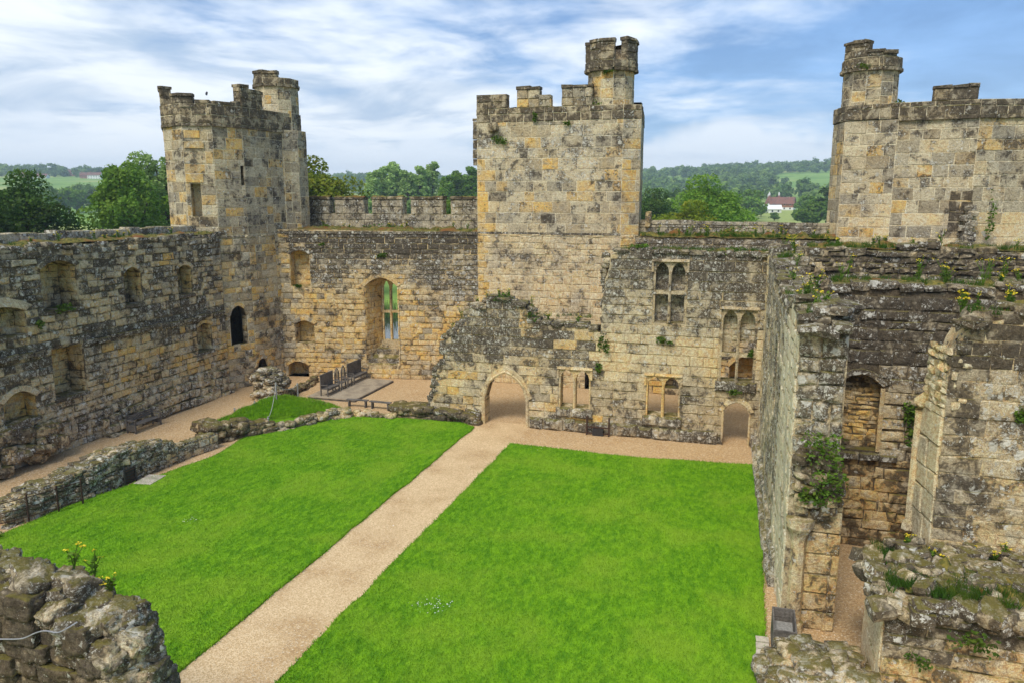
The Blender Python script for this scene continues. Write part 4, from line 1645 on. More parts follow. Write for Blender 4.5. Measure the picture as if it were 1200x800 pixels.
    for a, b, c, d in ((U(-1.04), U(0.61), 5.1, 6.7), (U(-1.04), U(-.3), 4.4, 5.1)):
        vs = [P(a, c, -.46), P(b, c, -.46), P(b, d, -.46), P(a, d, -.46), P(a, c, -.8), P(b, c, -.8), P(b, d, -.8), P(a, d, -.8)]
        gb.add(vs, [(0, 1, 2, 3), (5, 4, 7, 6), (3, 2, 6, 7), (1, 0, 4, 5), (0, 3, 7, 4), (2, 1, 5, 6)], (0.5, 0.3, 0.5, 0.45))
    gb.build('window_blocking', 'stone', m.e)
    # sills
    for h, o in ((w1, .22), (w2, .22), (w4, .18)):
        x = h['u0'] - .15
        while x < h['u1']:
            w = min(r.uniform(.7, 1.0), h['u1'] + .15 - x)
            m.stone(fr, [(x, h['v0'] - .5), (x + w - .015, h['v0'] - .5), (x + w - .015, h['v0'] + .02), (x, h['v0'] + .02)], o, .12, .02, pal_dark(0, 0, r), dome=.02)
            x += w
    side_moss('moss', [(-6.4, 38.1), (1.0, 38.1), (1.0, 38.95), (-6.4, 38.95)], 9.42, '', 35, 0.22, 40, 5, m.e)
    m.finish()


hall_wall()

# ================================================================== RIGHT RANGE
def right_wall():
    m = Masonry('range_wall', (1.9, 29, 0), 'roofless range wall along the right lawn ending in a broken lichen-covered pier', 'wall', seed=71)
    A, B = (0.95, 37.98), (1.45, 21.5)
    fr = m.frame(A, B)
    L = fr[4]
    r = m.r
    prof = [(0, 9.6), (2, 9.7), (4.5, 9.35), (6, 8.9), (8.5, 8.7), (11, 8.55), (13.5, 8.8), (14.5, 9.05), (L, 8.6)]
    pf = prof_fn(prof)

    def pal(u, v, r):
        if u > 12.0:
            return clampt(1.0, r.tri(.0, .12), r.tri(.10, .26), r.tri(.44, .56))
        if u < 1.2:
            return pal_cream(u, v, r)
        return clampt(r.tri(.4, .8), r.tri(.05, .3), r.tri(.48, .64), r.tri(.46, .58))
    sty = dict(h=(0.36, 0.55), w=(0.5, 1.1), out=(0.02, 0.07), bev=0.04, jit=0.02, tint=pal, gap=0.013, dome=0.015)
    ops = [op_arch(3.5, 4.7, 4.6, 6.6, 7.2, 0.7, kind='point'), op_arch(8.6, 9.8, 4.6, 6.4, 7.0, 0.7, kind='point'), op_arch(5.8, 7.0, 0, 1.7, 2.3, 0.8, kind='point')]
    T = 1.22
    m.slab('core', fr, [(0, -.3), (L, -.3)] + [(u, z - .1) for u, z in reversed(prof)], ops, T, (0.55, 0.25, 0.5, 0.42))
    m.courses(fr, 0, L, 0, 9.7, sty, lambda u, v: v < pf(u) and not any(in_open(h, u, v) for h in ops))
    for h in ops:
        m.dress(fr, h, sty)
    # end of the wall: rough dark upper part, ashlar jamb below
    fe = m.frame((1.45, 21.5), (2.9, 21.54))
    up = dict(h=(0.34, 0.55), w=(0.4, 0.8), out=(0.03, 0.14), bev=0.07, jit=0.04, dome=.03, gap=.014,
              tint=lambda u, v, r: clampt(r.tri(.3, .7), r.tri(.05, .3), r.tri(.50, .66), r.tri(.46, .58)))
    m.courses(fe, 0, 1.2, 3.95, 8.5, up)
    lo = dict(h=(0.5, 0.65), w=(0.55, 0.85), out=(0.015, 0.05), bev=0.035, jit=0.02, gap=.014,
              tint=lambda u, v, r: clampt(r.tri(.35, .7), r.tri(.4, .8), r.tri(.42, .55), r.tri(.34, .46)))
    gj = Geo()
    gj.box((2.0, 21.56, -.1), (2.86, 22.6, 3.7), (.5, .6, .45, .38))
    gj.build('jamb_core', 'stone', m.e)
    m.courses(fe, 0.5, 1.42, 0, 3.75, lo)
    g = Geo()
    g.tube([(1.78, 21.38, 0.0), (1.78, 21.38, 0.25), (1.78, 21.38, .3), (1.78, 21.38, 2.75)], [.30, .28, .2, .19], 8, (0.6, 0.4, 0.45, 0.4))
    g.tube([(1.78, 21.38, 2.75), (1.78, 21.38, 2.9), (1.78, 21.38, 3.1), (1.78, 21.38, 3.35)], [.2, .24, .36, .38], 8, (0.7, 0.3, 0.42, 0.45))
    g.build('engaged_shaft', 'stone', m.e)
    for k in range(60):                          # sprung rubble of the lost arch over the jamb
        z = r.uniform(3.4, 5.3)
        m.rock((r.uniform(1.6, 2.7), 21.45 - r.uniform(-.1, .2) * (1 if z > 3.9 else .5), z), (r.uniform(.2, .5), r.uniform(.25, .45), r.uniform(.16, .36)),
               clampt(r.tri(.3, .8), r.tri(.2, .6), r.uniform(.48, .72), r.tri(.36, .5)))
    # ragged head, stepping up towards the pier
    u = 0
    while u < L:
        w = r.uniform(.4, .9)
        for q in (0.25, 0.65, 1.0):
            c = fr[0] + fr[1] * (u + w / 2) - fr[3] * q
            m.rock((c.x, c.y, pf(u + w / 2) + r.uniform(-.08, .12)), (r.uniform(.45, .7), w * 1.05, r.uniform(.22, .42)), pal_dark(0, 0, r), yaw=r.uniform(-.12, .12))
        u += w
    for k in range(16):
        m.rock((r.uniform(1.6, 2.7), r.uniform(21.6, 23.2), 8.8 + r.uniform(-.1, .35)), (r.uniform(.4, .8), r.uniform(.4, .8), r.uniform(.2, .4)), pal_dark(0, 0, r))
    # sloping plinth on the lawn side
    u = 0.2
    while u < L - 2.2:
        w = r.uniform(.5, 1.0)
        for zt, o in ((0.95, .16), (0.5, .30)):
            m.stone(fr, [(u, zt - .5), (u + w - .03, zt - .5), (u + w - .03, zt), (u, zt)], o + r.uniform(-.03, .04), .11, .03,
                    clampt(r.tri(.4, .8), .1, r.tri(.45, .6), r.tri(.48, .6)), dome=.03)
        u += w
    m.finish()


right_wall()


def cross_wall():
    m = Masonry('cross_wall', (6, 28.4, 0), 'dark cross wall with a blocked arched doorway behind the broken pier', 'wall', seed=72)
    fr = m.frame((2.75, 27.7), (11.5, 27.7))
    r = m.r
    prof = [(0, 9.0), (1.5, 9.15), (3, 9.05), (5, 9.25), (7, 9.1), (8.75, 9.3)]
    pf = prof_fn(prof)

    def pal(u, v, r):
        if v > 6.6:
            return clampt(r.tri(.05, .4), r.tri(0, .2), r.tri(.58, .76), r.tri(.38, .50))
        if v > 3.4:
            return clampt(r.tri(.3, .7), r.tri(.15, .5), r.tri(.48, .62), r.tri(.42, .55))
        return clampt(r.tri(.3, .7), r.tri(.5, .9), r.tri(.44, .6), r.tri(.28, .4))
    sty = dict(h=(0.24, 0.5), w=(0.3, 0.95), out=(0.01, 0.07), bev=0.05, jit=0.04, tint=pal, gap=0.008, dome=.03)
    ni = op_arch(0.45, 1.85, 3.5, 5.75, 6.15, 0.42, vt=0.2, rtint=lambda r: clampt(r.uniform(.05, .5), r.uniform(.4, .95), r.uniform(.42, .62), r.tri(.25, .42)))
    m.slab('core', fr, [(0, -.3), (8.75, -.3)] + [(u, z - .1) for u, z in reversed(prof)], [ni], 1.2, (0.3, 0.35, 0.66, 0.32))
    m.courses(fr, 0, 8.75, 0, 9.3, sty, lambda u, v: v < pf(u) and not in_open(ni, u, v))
    st2 = dict(sty)
    st2.update(h=(.14, .24), w=(.25, .5))
    m.dress(fr, ni, st2)
    g = Geo()
    P = lambda u, v, w: fr[0] + fr[1] * u + fr[2] * v + fr[3] * w
    g.tube([P(1.85, 3.5, .03), P(1.85, 5.7, .03)], .08, 6, (0.6, .5, .45, .4))
    g.build('jamb_moulding', 'stone', m.e)
    u = 0
    while u < 8.7:
        w = r.uniform(.4, .9)
        for yy in (27.85, 28.35, 28.75):
            m.rock((2.75 + u + w / 2, yy, pf(u) + r.uniform(-.08, .08)), (w * 1.05, .55, r.uniform(.18, .34)), pal_dark(0, 0, r), yaw=r.uniform(-.1, .1), tilt=.08)
        u += w
    u = 0.2
    while u < 2.4:                               # sill ledge below the doorway
        w = r.uniform(.4, .7)
        m.stone(fr, [(u, 3.2), (u + w - .02, 3.2), (u + w - .02, 3.42), (u, 3.42)], .2, .06, .03, pal_dark(0, 0, r))
        u += w
    side_moss('moss', [(2.8, 27.85), (11.4, 27.85), (11.4, 28.8), (2.8, 28.8)], 9.2, '', 36, 0.24, 40, 5, m.e)
    m.finish()


cross_wall()


def rear_wall():
    m = Masonry('rear_wall', (6, 34.5, 0), 'dark mossy rubble wall in front of the right tower', 'wall', seed=73)
    fr = m.frame((2.3, 34.0), (12.0, 34.0))
    r = m.r
    prof = [(0, 9.9), (1.2, 9.9), (2.2, 9.75), (3.0, 9.95), (4.2, 10.1), (5.5, 10.0), (7, 9.9), (9.7, 9.6)]
    pf = prof_fn(prof)
    pal = lambda u, v, r: clampt(r.tri(.1, .6), r.tri(0, .4), r.uniform(.54, .76), r.tri(.36, .50))
    sty = dict(h=(0.14, 0.3), w=(0.2, 0.7), out=(0.0, 0.16), bev=0.07, jit=0.05, tint=pal, gap=0.008, dome=.04)
    m.slab('core', fr, [(0, -.3), (9.7, -.3)] + [(u, z - .1) for u, z in reversed(prof)], [], 1.4, (.25, .1, .66, .4))
    m.courses(fr, 0, 9.7, 6.5, 10.1, sty, lambda u, v: v < pf(u))
    u = 0
    while u < 9.6:
        w = r.uniform(.3, .8)
        for q in (34.15, 34.6, 35.05):
            m.rock((2.3 + u + w / 2, q, pf(u) + r.uniform(-.1, .1)), (w * 1.1, r.uniform(.4, .6), r.uniform(.16, .32)), pal(0, 0, r), yaw=r.uniform(-.1, .1), tilt=.1)
        u += w
    side_moss('moss', [(2.4, 34.3), (12, 34.3), (12, 35.3), (2.4, 35.3)], 10.0, '', 37, 0.28, 40, 5, m.e)
    # leaning ground fill behind it, up to the tower foot
    gq = Geo()
    gq.add([(1.0, 35.3, 9.4), (12.0, 35.3, 9.4), (12, 47.2, 9.5), (1.0, 47.2, 9.5), (1.0, 35.3, 8.9), (12.0, 35.3, 8.9), (12, 47.2, 8.9), (1.0, 47.2, 8.9)],
           [(0, 1, 2, 3), (7, 6, 5, 4), (4, 5, 1, 0), (5, 6, 2, 1), (7, 4, 0, 3), (6, 7, 3, 2)], (.3, .2, .6, .4))
    m.finish()


rear_wall()


def far_right_wall():
    m = Masonry('curtain_wall', (12.5, 36, 0), 'outer wall at far right with a sloping mossy coping', 'wall', seed=74)
    fr = m.frame((12.0, 46.2), (12.0, 22))
    r = m.r
    m.slab('core', fr, [(0, -.3), (24, -.3), (24, 9.1), (0, 9.2)], [], 1.6, (.35, .2, .6, .42))
    m.courses(fr, 0, 24, 6.2, 9.1, dict(h=(.25, .42), w=(.35, .8), out=(.02, .12), bev=.06, jit=.03, dome=.03, tint=lambda u, v, r: pal_dark(u, v, r)))
    u = 0
    f2 = m.frame((12.9, 46.2), (12.9, 22))
    while u < 24:
        w = r.uniform(.6, 1.1)
        m.stone(f2, [(u, 8.9), (u + w - .02, 8.9), (u + w - .02, 9.75 + r.uniform(-.05, .05)), (u, 9.75 + r.uniform(-.05, .05))], .05, .05, .02,
                clampt(r.tri(.4, .8), .1, .5, .5), back=.6)
        u += w
    side_moss('moss', [(12.05, 22), (12.05, 46), (12.9, 46), (12.9, 22)], 9.16, '', 38, 0.22, 50, 5, m.e)
    m.finish()


far_right_wall()


def near_block():
    m = Masonry('gable_wall', (7, 20, 0), 'broken wall block at right with a cream window jamb above a thick mossy base', 'wall', seed=75)
    r = m.r
    # upper wall
    fr = m.frame((4.85, 20.6), (11.5, 20.6))
    prof = [(0, 8.1), (0.12, 8.6), (0.3, 9.0), (1.2, 9.3), (3, 9.2), (6.65, 9.1)]
    pf = prof_fn(prof)

    def pal(u, v, r):
        if v > 7.9:
            return clampt(r.tri(.1, .4), r.tri(.1, .4), r.tri(.58, .74), r.tri(.36, .48))
        if u < 0.75:
            return clampt(r.tri(.15, .4), r.tri(.1, .3), r.tri(.48, .58), r.tri(.36, .48))
        if v > 5.2:
            return clampt(r.tri(.35, .65), r.tri(.15, .5), r.tri(.44, .58), r.tri(.46, .57))
        return clampt(r.tri(.4, .7), r.tri(.35, .7), r.tri(.44, .56), r.tri(.36, .50))
    sty = dict(h=(0.26, 0.55), w=(0.3, 0.95), out=(0.005, 0.035), bev=0.03, jit=0.03, tint=pal, gap=0.006, dome=.015)
    m.slab('core', fr, [(0, 2.6), (6.65, 2.6)] + [(u, z - .1) for u, z in reversed(prof)], [], 1.2, (.55, .45, .48, .42))
    m.courses(fr, 0, 6.65, 3.1, 9.3, sty, lambda u, v: v < pf(u) + .03)
    # cream jamb on the broken end
    gj = Geo()
    gj.prism([(4.64, 21.8), (4.85, 20.62), (5.2, 20.62), (5.2, 21.8)], 3.0, 7.6, (1, .3, .2, .35))
    gj.build('jamb_core', 'stone', m.e)
    fj = m.frame((4.62, 21.8), (4.84, 20.6))
    cream = lambda u, v, r: clampt(1.0, r.tri(.1, .4), r.tri(.05, .22), r.tri(.30, .42))
    m.courses(fj, 0, 1.2, 3.2, 6.9, dict(h=(.5, .85), w=(.5, .7), out=(.02, .06), bev=.03, jit=.02, tint=cream))
    m.courses(fj, 0, 1.2, 6.9, 8.4, dict(h=(.12, .26), w=(.18, .4), out=(.0, .09), bev=.06, jit=.05, dome=.04, tint=lambda u, v, r: clampt(r.uniform(.7, 1), r.uniform(.1, .5), r.uniform(.2, .5), r.uniform(.3, .45))))
    g = Geo()
    g.tube([(4.55, 21.85, 3.2), (4.55, 21.85, 3.4), (4.55, 21.85, 3.45), (4.55, 21.85, 6.5)], [.18, .16, .10, .10], 7, (1.0, .4, .25, .36))
    g.tube([(4.55, 21.85, 6.5), (4.57, 21.78, 6.75), (4.65, 21.6, 7.0)], [.12, .2, .12], 7, (1.0, .5, .25, .36))
    g.build('jamb_shaft', 'stone', m.e)
    for k in range(130):
        z = r.uniform(6.9, 9.0)
        m.rock((4.98 + r.uniform(-.05, .2) + max(0, z - 7.8) * .22, 20.62 + r.uniform(0, 1.1), z), (r.uniform(.12, .28), r.uniform(.16, .34), r.uniform(.1, .24)), clampt(r.uniform(.7, 1), r.uniform(.1, .5), r.uniform(.25, .52), r.uniform(.3, .45)) if z < 8.3 else pal_dark(0, 0, r))
    for k in range(60):
        x = r.uniform(5.1, 11.3)
        m.rock((x, r.uniform(20.6, 21.7), pf(x - 4.85) + r.uniform(-.12, .15)), (r.uniform(.4, .9), r.uniform(.4, .7), r.uniform(.18, .36)), clampt(r.tri(.1, .4), r.tri(.1, .4), r.tri(.56, .7), r.tri(.38, .48)), tilt=.12)
    side_moss('moss', [(5.4, 20.7), (11.4, 20.7), (11.4, 21.6), (5.4, 21.6)], 9.25, '', 39, 0.30, 34, 6, m.e)
    # thick base
    fb = m.frame((3.45, 18.0), (11.5, 18.0))
    m.slab('core', fb, [(0, -.3), (8.05, -.3), (8.05, 3.0), (0, 3.0)], [], 2.55, (.5, .45, .52, .4))

    def palb(u, v, r):
        if v > 2.3 or (u < 1.2 and v > 1.4):
            return clampt(r.tri(.2, .5), r.tri(.1, .4), r.tri(.54, .68), r.tri(.4, .5))
        return clampt(r.tri(.45, .8), r.tri(.45, .85), r.tri(.42, .56), r.tri(.36, .5))
    m.courses(fb, 0, 8.05, 0, 2.75, dict(h=(.24, .46), w=(.35, .9), out=(.015, .08), bev=.05, jit=.035, tint=palb, dome=.03))
    fl = m.frame((3.45, 20.5), (3.45, 18.0))
    m.courses(fl, 0, 2.5, 0, 2.7, dict(h=(.45, .65), w=(.5, .8), out=(.015, .04), bev=.03, jit=.015, tint=cream))
    # overhanging mossy rubble of the broken top
    for k in range(520):
        x = r.uniform(3.3, 8.6)
        y = r.uniform(17.85, 20.55)
        edge = y < 18.3 or x < 3.8
        if not edge and r.random() < .45:
            continue
        z = (2.72 + r.uniform(0, .35)) if edge else (2.95 + r.uniform(0, .25) + .12 * (y - 18))
        s = r.uniform(.16, .46) * (1.25 if edge else 1)
        m.rock((x, y, z), (s * r.uniform(.9, 1.4), s, s * r.uniform(.4, .75)), clampt(r.tri(.2, .7), r.tri(.1, .4), r.uniform(.48, .72), r.tri(.38, .54)), n=2, tilt=.35)
    side_moss('moss', [(3.9, 18.3), (11.3, 18.3), (11.3, 20.5), (3.9, 20.5)], 3.08, '', 40, 0.42, 110, 40, m.e)
    m.finish()


near_block()

# ================================================================== FOREGROUND RUINS
def near_ruin():
    m = Masonry('ruined_wall', (-11, 9.6, 0), 'jagged rubble wall top in the bottom left foreground', 'wall', seed=81)
    r = m.r
    fr = m.frame((-15.5, 9.2), (-9.6, 9.2))
    pr = [(-15.5, 5.65), (-12, 5.5), (-11.3, 5.45), (-10.8, 5.3), (-10.45, 4.95), (-9.95, 4.85), (-9.75, 4.5), (-9.65, 3.6), (-9.6, 3.2)]
    pf = prof_fn([(x + 15.5, z) for x, z in pr])
    m.slab('core', fr, [(0, -.3), (5.9, -.3)] + [(x + 15.5, z - .25) for x, z in reversed(pr)], [], 0.95, (.3, .45, .62, .36))
    tl = lambda: clampt(r.tri(.3, .75), r.tri(.05, .35), r.uniform(.48, .68), r.tri(.42, .54))
    dk = lambda: clampt(r.tri(.2, .5), r.tri(.2, .6), r.uniform(.56, .74), r.tri(.34, .46))
    # head: two to three layers of big loose boulders
    for k in range(110):
        x = r.uniform(-14.5, -9.45)
        h = pf(x + 15.5)
        y = r.uniform(9.15, 10.0)
        s = r.uniform(.26, .6)
        m.rock((x, y, h - r.uniform(.05, .5)), (s * r.uniform(1, 1.5), s * r.uniform(.8, 1.1), s * r.uniform(.6, .95)), tl(), n=9, tilt=.3, rough=.15, sphere=.40)
    # face: coursed dark rubble
    z = 2.0
    while z < 6.1:
        h = r.uniform(.26, .5)
        x = -14.0
        while x < -9.3:
            w = r.uniform(.35, .8)
            if z + h < pf(x + w / 2 + 15.5) + .1:
                V, F = rock((x + w / 2, 9.22 + r.uniform(-.07, .06), z + h / 2), (w * 1.04, r.uniform(.35, .6), h * 1.04), r, n=9, yaw=r.uniform(-.08, .08), tilt=.06, rough=.11, sphere=.30)
                m.push(V, F, smooth=True, tint=tl() if z > 5.0 and r.random() < .6 else dk())
            x += w
        z += h
    # broken right end
    for k in range(54):
        z = r.uniform(2.4, 5.0)
        xe = float(np.interp(-z, [-5.3, -4.6, -3.9, -2], [-10.2, -9.75, -9.55, -9.45]))
        s = r.uniform(.3, .6)
        m.rock((xe + r.uniform(-.2, .02), r.uniform(9.2, 9.9), z), (s * 1.2, s, s * .75), tl(), n=9, tilt=.3, rough=.15, sphere=.40)
    m.finish()
    g = Geo()
    pts = [(-13.6, 8.98, 4.25), (-12.6, 8.93, 4.45), (-11.75, 8.92, 4.6), (-11.3, 8.86, 4.72), (-11.0, 8.84, 4.9), (-10.75, 8.83, 5.0), (-10.5, 8.83, 4.98), (-10.3, 8.85, 5.1), (-10.15, 8.98, 5.2)]
    sp = []
    for a, b in zip(pts, pts[1:]):
        sp += [tuple(Vector(a).lerp(Vector(b), q / 4)) for q in range(4)]
    for _ in range(3):
        sp = [sp[0]] + [tuple((Vector(sp[i - 1]) + Vector(sp[i]) * 2 + Vector(sp[i + 1])) / 4) for i in range(1, len(sp) - 1)] + [sp[-1]]
    g.tube(sp, 0.012, 6)
    tag(g.build('cable', 'cable'), 'thin grey cable clipped across the foreground rubble wall', 'cable')


near_ruin()


def small_ruin(name, label, seed, line, thick, heights, rocks_n, tintf, base=-0.2, size=(.3, .75), n=3):
    """Low rubble wall along a plan polyline (front on the right-hand side)."""
    m = Masonry(name, ((line[0][0] + line[-1][0]) / 2, (line[0][1] + line[-1][1]) / 2, 0), label, 'wall', seed=seed)
    r = m.r
    tot = 0
    segs = []
    for a, b in zip(line, line[1:]):
        d = math.hypot(b[0] - a[0], b[1] - a[1])
        segs.append((a, b, tot, d))
        tot += d
    hf = prof_fn(heights)
    for a, b, s0, d in segs:
        fr = m.frame(a, b)
        k = max(2, int(d / .5))
        top = [(d * i / k, hf((s0 + d * i / k) / tot) - .12) for i in range(k + 1)]
        m.slab('core', fr, [(0, base), (d, base)] + [(u, max(z, base + .05)) for u, z in reversed(top)], [], thick, (.35, .3, .58, .42))
        nr = int(rocks_n * d / tot)
        for _ in range(nr):
            u = r.uniform(0, d)
            H = hf((s0 + u) / tot)
            s = r.uniform(*size)
            if r.random() < 0.5:                  # on the face
                z = r.uniform(base + .1, max(base + .2, H))
                p = fr[0] + fr[1] * u + fr[3] * r.uniform(-.12, .06)
            else:                                 # on the head
                z = H + r.uniform(-.16, .05)
                p = fr[0] + fr[1] * u - fr[3] * r.uniform(0, thick)
            yaw = math.atan2(fr[1].y, fr[1].x)
            m.rock((p.x, p.y, z), (s * r.uniform(1, 1.5), s * .9, s * r.uniform(.4, .7)), tintf(r), n=n, yaw=yaw + r.uniform(-.3, .3), tilt=.2)
    return m


lich = lambda r: clampt(r.tri(.3, .8), r.tri(.2, .6), r.uniform(.46, .68), r.uniform(.44, .58))
slaty = lambda r: clampt(r.tri(.3, .9), r.tri(.25, .6), r.uniform(.50, .80), r.uniform(.44, .60))
dkst = lambda r: clampt(r.tri(.1, .5), r.tri(.2, .7), r.tri(.56, .70), r.tri(.36, .48))
m = small_ruin('ruined_wall', 'long low rubble wall along the left edge of the lawn', 82, [(-25.75, 20.2), (-25.1, 23.6), (-24.75, 28.2)], 0.9,
               [(0, .6), (.12, .9), (.3, 1.15), (.6, 1.4), (.85, 1.15), (.96, .8), (1, .4)], 1000, slaty, size=(.16, .46), n=2)
m.finish()
m = Masonry('ashlar_stub', (-24.4, 29, 0), 'short row of squared blocks at the end of the low rubble wall', 'wall', seed=83)
fr = m.frame((-24.7, 28.0), (-24.25, 30.2))
m.slab('core', fr, [(0, -.3), (2.25, -.3), (2.25, .55), (0, .65)], [], .55, (.35, .2, .55, .45))
m.courses(fr, 0, 2.25, 0, .68, dict(h=(.3, .36), w=(.4, .75), out=(.02, .07), bev=.05, jit=.03, tint=lambda u, v, r: lich(r)))
for k in range(9):
    m.rock((-24.95 + k * .05, 28.1 + k * .24, .68), (.5, .3, .22), lich(m.r), n=3, yaw=.2, tilt=.1)
m.finish()
m = small_ruin('retaining_wall', 'dark mossy retaining wall holding up the grass bank', 84, [(-25.9, 30.75), (-24.9, 30.6), (-24.0, 32.2), (-23.2, 33.3)], .5,
               [(0, .9), (.4, .85), (.8, .6), (1, .35)], 150, dkst, size=(.25, .6))
m.finish()
m = small_ruin('stone_kerb', 'low broken stone edging where the grass bank meets the lawn', 85, [(-23.2, 33.3), (-22.3, 34.3), (-21.6, 35.9), (-20.8, 36.75)], .4,
               [(0, .3), (.4, .42), (1, .35)], 60, lich, size=(.25, .55))
m.finish()
m = small_ruin('ruined_pier', 'ragged rubble stump standing in front of the corner tower', 86, [(-28.1, 38.5), (-26.3, 38.7)], .9,
               [(0, 1.2), (.25, 1.85), (.7, 1.75), (1, .9)], 150, lich, size=(.2, .5))
m.finish()
m = small_ruin('stone_kerb', 'low stone kerb running from the rubble stump to the back wall', 87, [(-26.3, 39.6), (-26.9, 43.9)], .35, [(0, .25), (1, .3)], 40, dkst, size=(.25, .5))
m.finish()
m = small_ruin('stone_kerb', 'pale worn stone kerb between the lawn and three low benches', 88, [(-22.0, 36.95), (-18.3, 37.25)], .5, [(0, .16), (1, .2)], 40,
               lambda r: clampt(r.tri(.6, 1), r.tri(.3, .7), r.tri(.40, .52), r.tri(.36, .46)), size=(.22, .42))
m.finish()
m = small_ruin('footing_wall', 'dark rounded footing stones left of the pointed arch', 89, [(-18.4, 37.65), (-13.6, 37.7)], .8, [(0, .55), (.6, .6), (1, .42)], 85, dkst, size=(.35, .7))
m.finish()
m = small_ruin('ruined_wall', 'grey lichened rubble lump at the foot of the picture by the right lawn', 90, [(1.15, 17.6), (3.5, 17.7)], 1.6, [(0, .55), (.3, .95), (.7, .9), (1, .7)], 110, lich, size=(.3, .7))
m.finish()

# grass bank
BANK = [(-25.6, 31.2), (-25.1, 30.9), (-24.3, 32.3), (-23.5, 33.6), (-22.5, 34.6), (-21.8, 36.1), (-20.9, 36.9), (-22.4, 37.6), (-24.4, 38.0), (-25.7, 38.2), (-26.1, 36.6), (-25.9, 33.8)]


def bank():
    cx = sum(p[0] for p in BANK) / len(BANK)
    cy = sum(p[1] for p in BANK) / len(BANK)
    B = wobble(BANK, .6, .1, 8)
    n = len(B)

    def h(x, y, k):
        base = .62 - .055 * max(0, x + 25) - .02 * max(0, y - 35)
        return base * (1 if k < .95 else .75) + .12 * noise.noise(Vector((x * .8, y * .8, 1))) + .18 * (1 - k)
    V, F = [], []
    ks = [0.0, .3, .55, .75, .9, 1.0]
    V.append((cx, cy, h(cx, cy, 0)))
    for k in ks[1:]:
        for x, y in B:
            xx, yy = cx + (x - cx) * k, cy + (y - cy) * k
            V.append((xx, yy, h(xx, yy, k)))
    V += [(x, y, -.05) for x, y in B]
    ar = sum(B[i][0] * B[(i + 1) % n][1] - B[(i + 1) % n][0] * B[i][1] for i in range(n))
    for i in range(n):
        j = (i + 1) % n
        F.append((0, 1 + i, 1 + j))
        for q in range(len(ks) - 1):
            a, b = 1 + q * n + i, 1 + q * n + j
            F.append((a, a + n, b + n, b))
    if ar < 0:
        F = [tuple(reversed(f)) for f in F]
    o = add_mesh('grass_bank', V, F, 'lawn', smooth=True)
    o['kind'] = 'structure'
    rs = np.random.RandomState(5)
    X = rs.uniform(-27.5, -20.5, 60000)
    Y = rs.uniform(30.7, 38.7, 60000)
    k = np_inside(B, X, Y)
    X, Y = X[k], Y[k]
    Z = np.array([h(x, y, min(.94, max(abs(x - cx) / 3.4, abs(y - cy) / 4))) for x, y in zip(X, Y)]) - .02
    blades('bank_grass', X, Y, Z, .05, .16, .016, 6, 'longer rough grass on the bank beside the left lawn', .7)


bank()

# ================================================================== FURNITURE AND FITTINGS
def copy_tree(o, parent=None):
    c = o.copy()
    COL.objects.link(c)
    c.parent = parent
    for ch in list(o.children):
        copy_tree(ch, c)
    return c


def deck():
    e = empty('wooden_platform', (-23.6, 42.5, 0), 'low weathered plank platform under the high-backed settles', 'platform')
    r = random.Random(3)
    g = Geo()
    g.box((-25.2, 39.8, 0.005), (-22.0, 45.1, 0.10))
    g.build('frame', 'wood_grey', e)
    x = -25.22
    while x < -22.05:
        w = 0.145
        g = Geo()
        y0, y1 = 39.77 + r.uniform(-.01, .01), 45.13 + r.uniform(-.01, .01)
        z = 0.15 + r.uniform(-.003, .003)
        g.box((x, y0, .104), (x + w - .008, y1, z))
        g.build('plank', 'wood_deck', e)
        x += w


deck()


def settle(loc, length, label):
    """High-backed settle facing +X, built round the origin: y from 0 to length."""
    e = empty('settle_bench', loc, label, 'bench')
    X, Y, Z = loc

    def part(name, boxes, parent=e):
        g = Geo()
        for a, b in boxes:
            g.box((X + a[0], Y + a[1], Z + a[2]), (X + b[0], Y + b[1], Z + b[2]))
        return g.build(name, 'wood_grey', parent)
    L = length
    n = max(3, round(L / .17))
    for k in range(n):
        part('back_board', [((.0, .07 + k * (L - .14) / n, .52), (.035, .07 + (k + 1) * (L - .14) / n - .012, 1.22))])
    part('top_rail', [((-.015, .0, 1.222), (.05, L, 1.30))])
    part('back_rail', [((-.012, .07, .42), (.047, L - .07, .518))])
    for k in range(3):
        part('seat_plank', [((.055 + k * .15, .0, .42), (.055 + k * .15 + .14, L, .455))])
    part('seat_apron', [((.46, .075, .33), (.485, L - .075, .418))])
    part('stretcher', [((.46, .075, .10), (.485, L - .075, .15))])
    for y in (0.0, L - .07):
        part('leg', [((-.013, y, 0), (.052, y + .068, 1.218))])
        part('leg', [((.445, y, 0), (.51, y + .068, .415))])
        part('arm', [((.055, y + .004, .66), (.50, y + .064, .70)), ((.455, y + .008, .457), (.50, y + .06, .658))])
    return e


settle((-24.45, 40.05, 0.152), 1.45, 'shorter high-backed wooden settle at the near end of the platform')
settle((-24.45, 43.35, 0.152), 1.85, 'longer high-backed wooden settle at the far end of the platform')


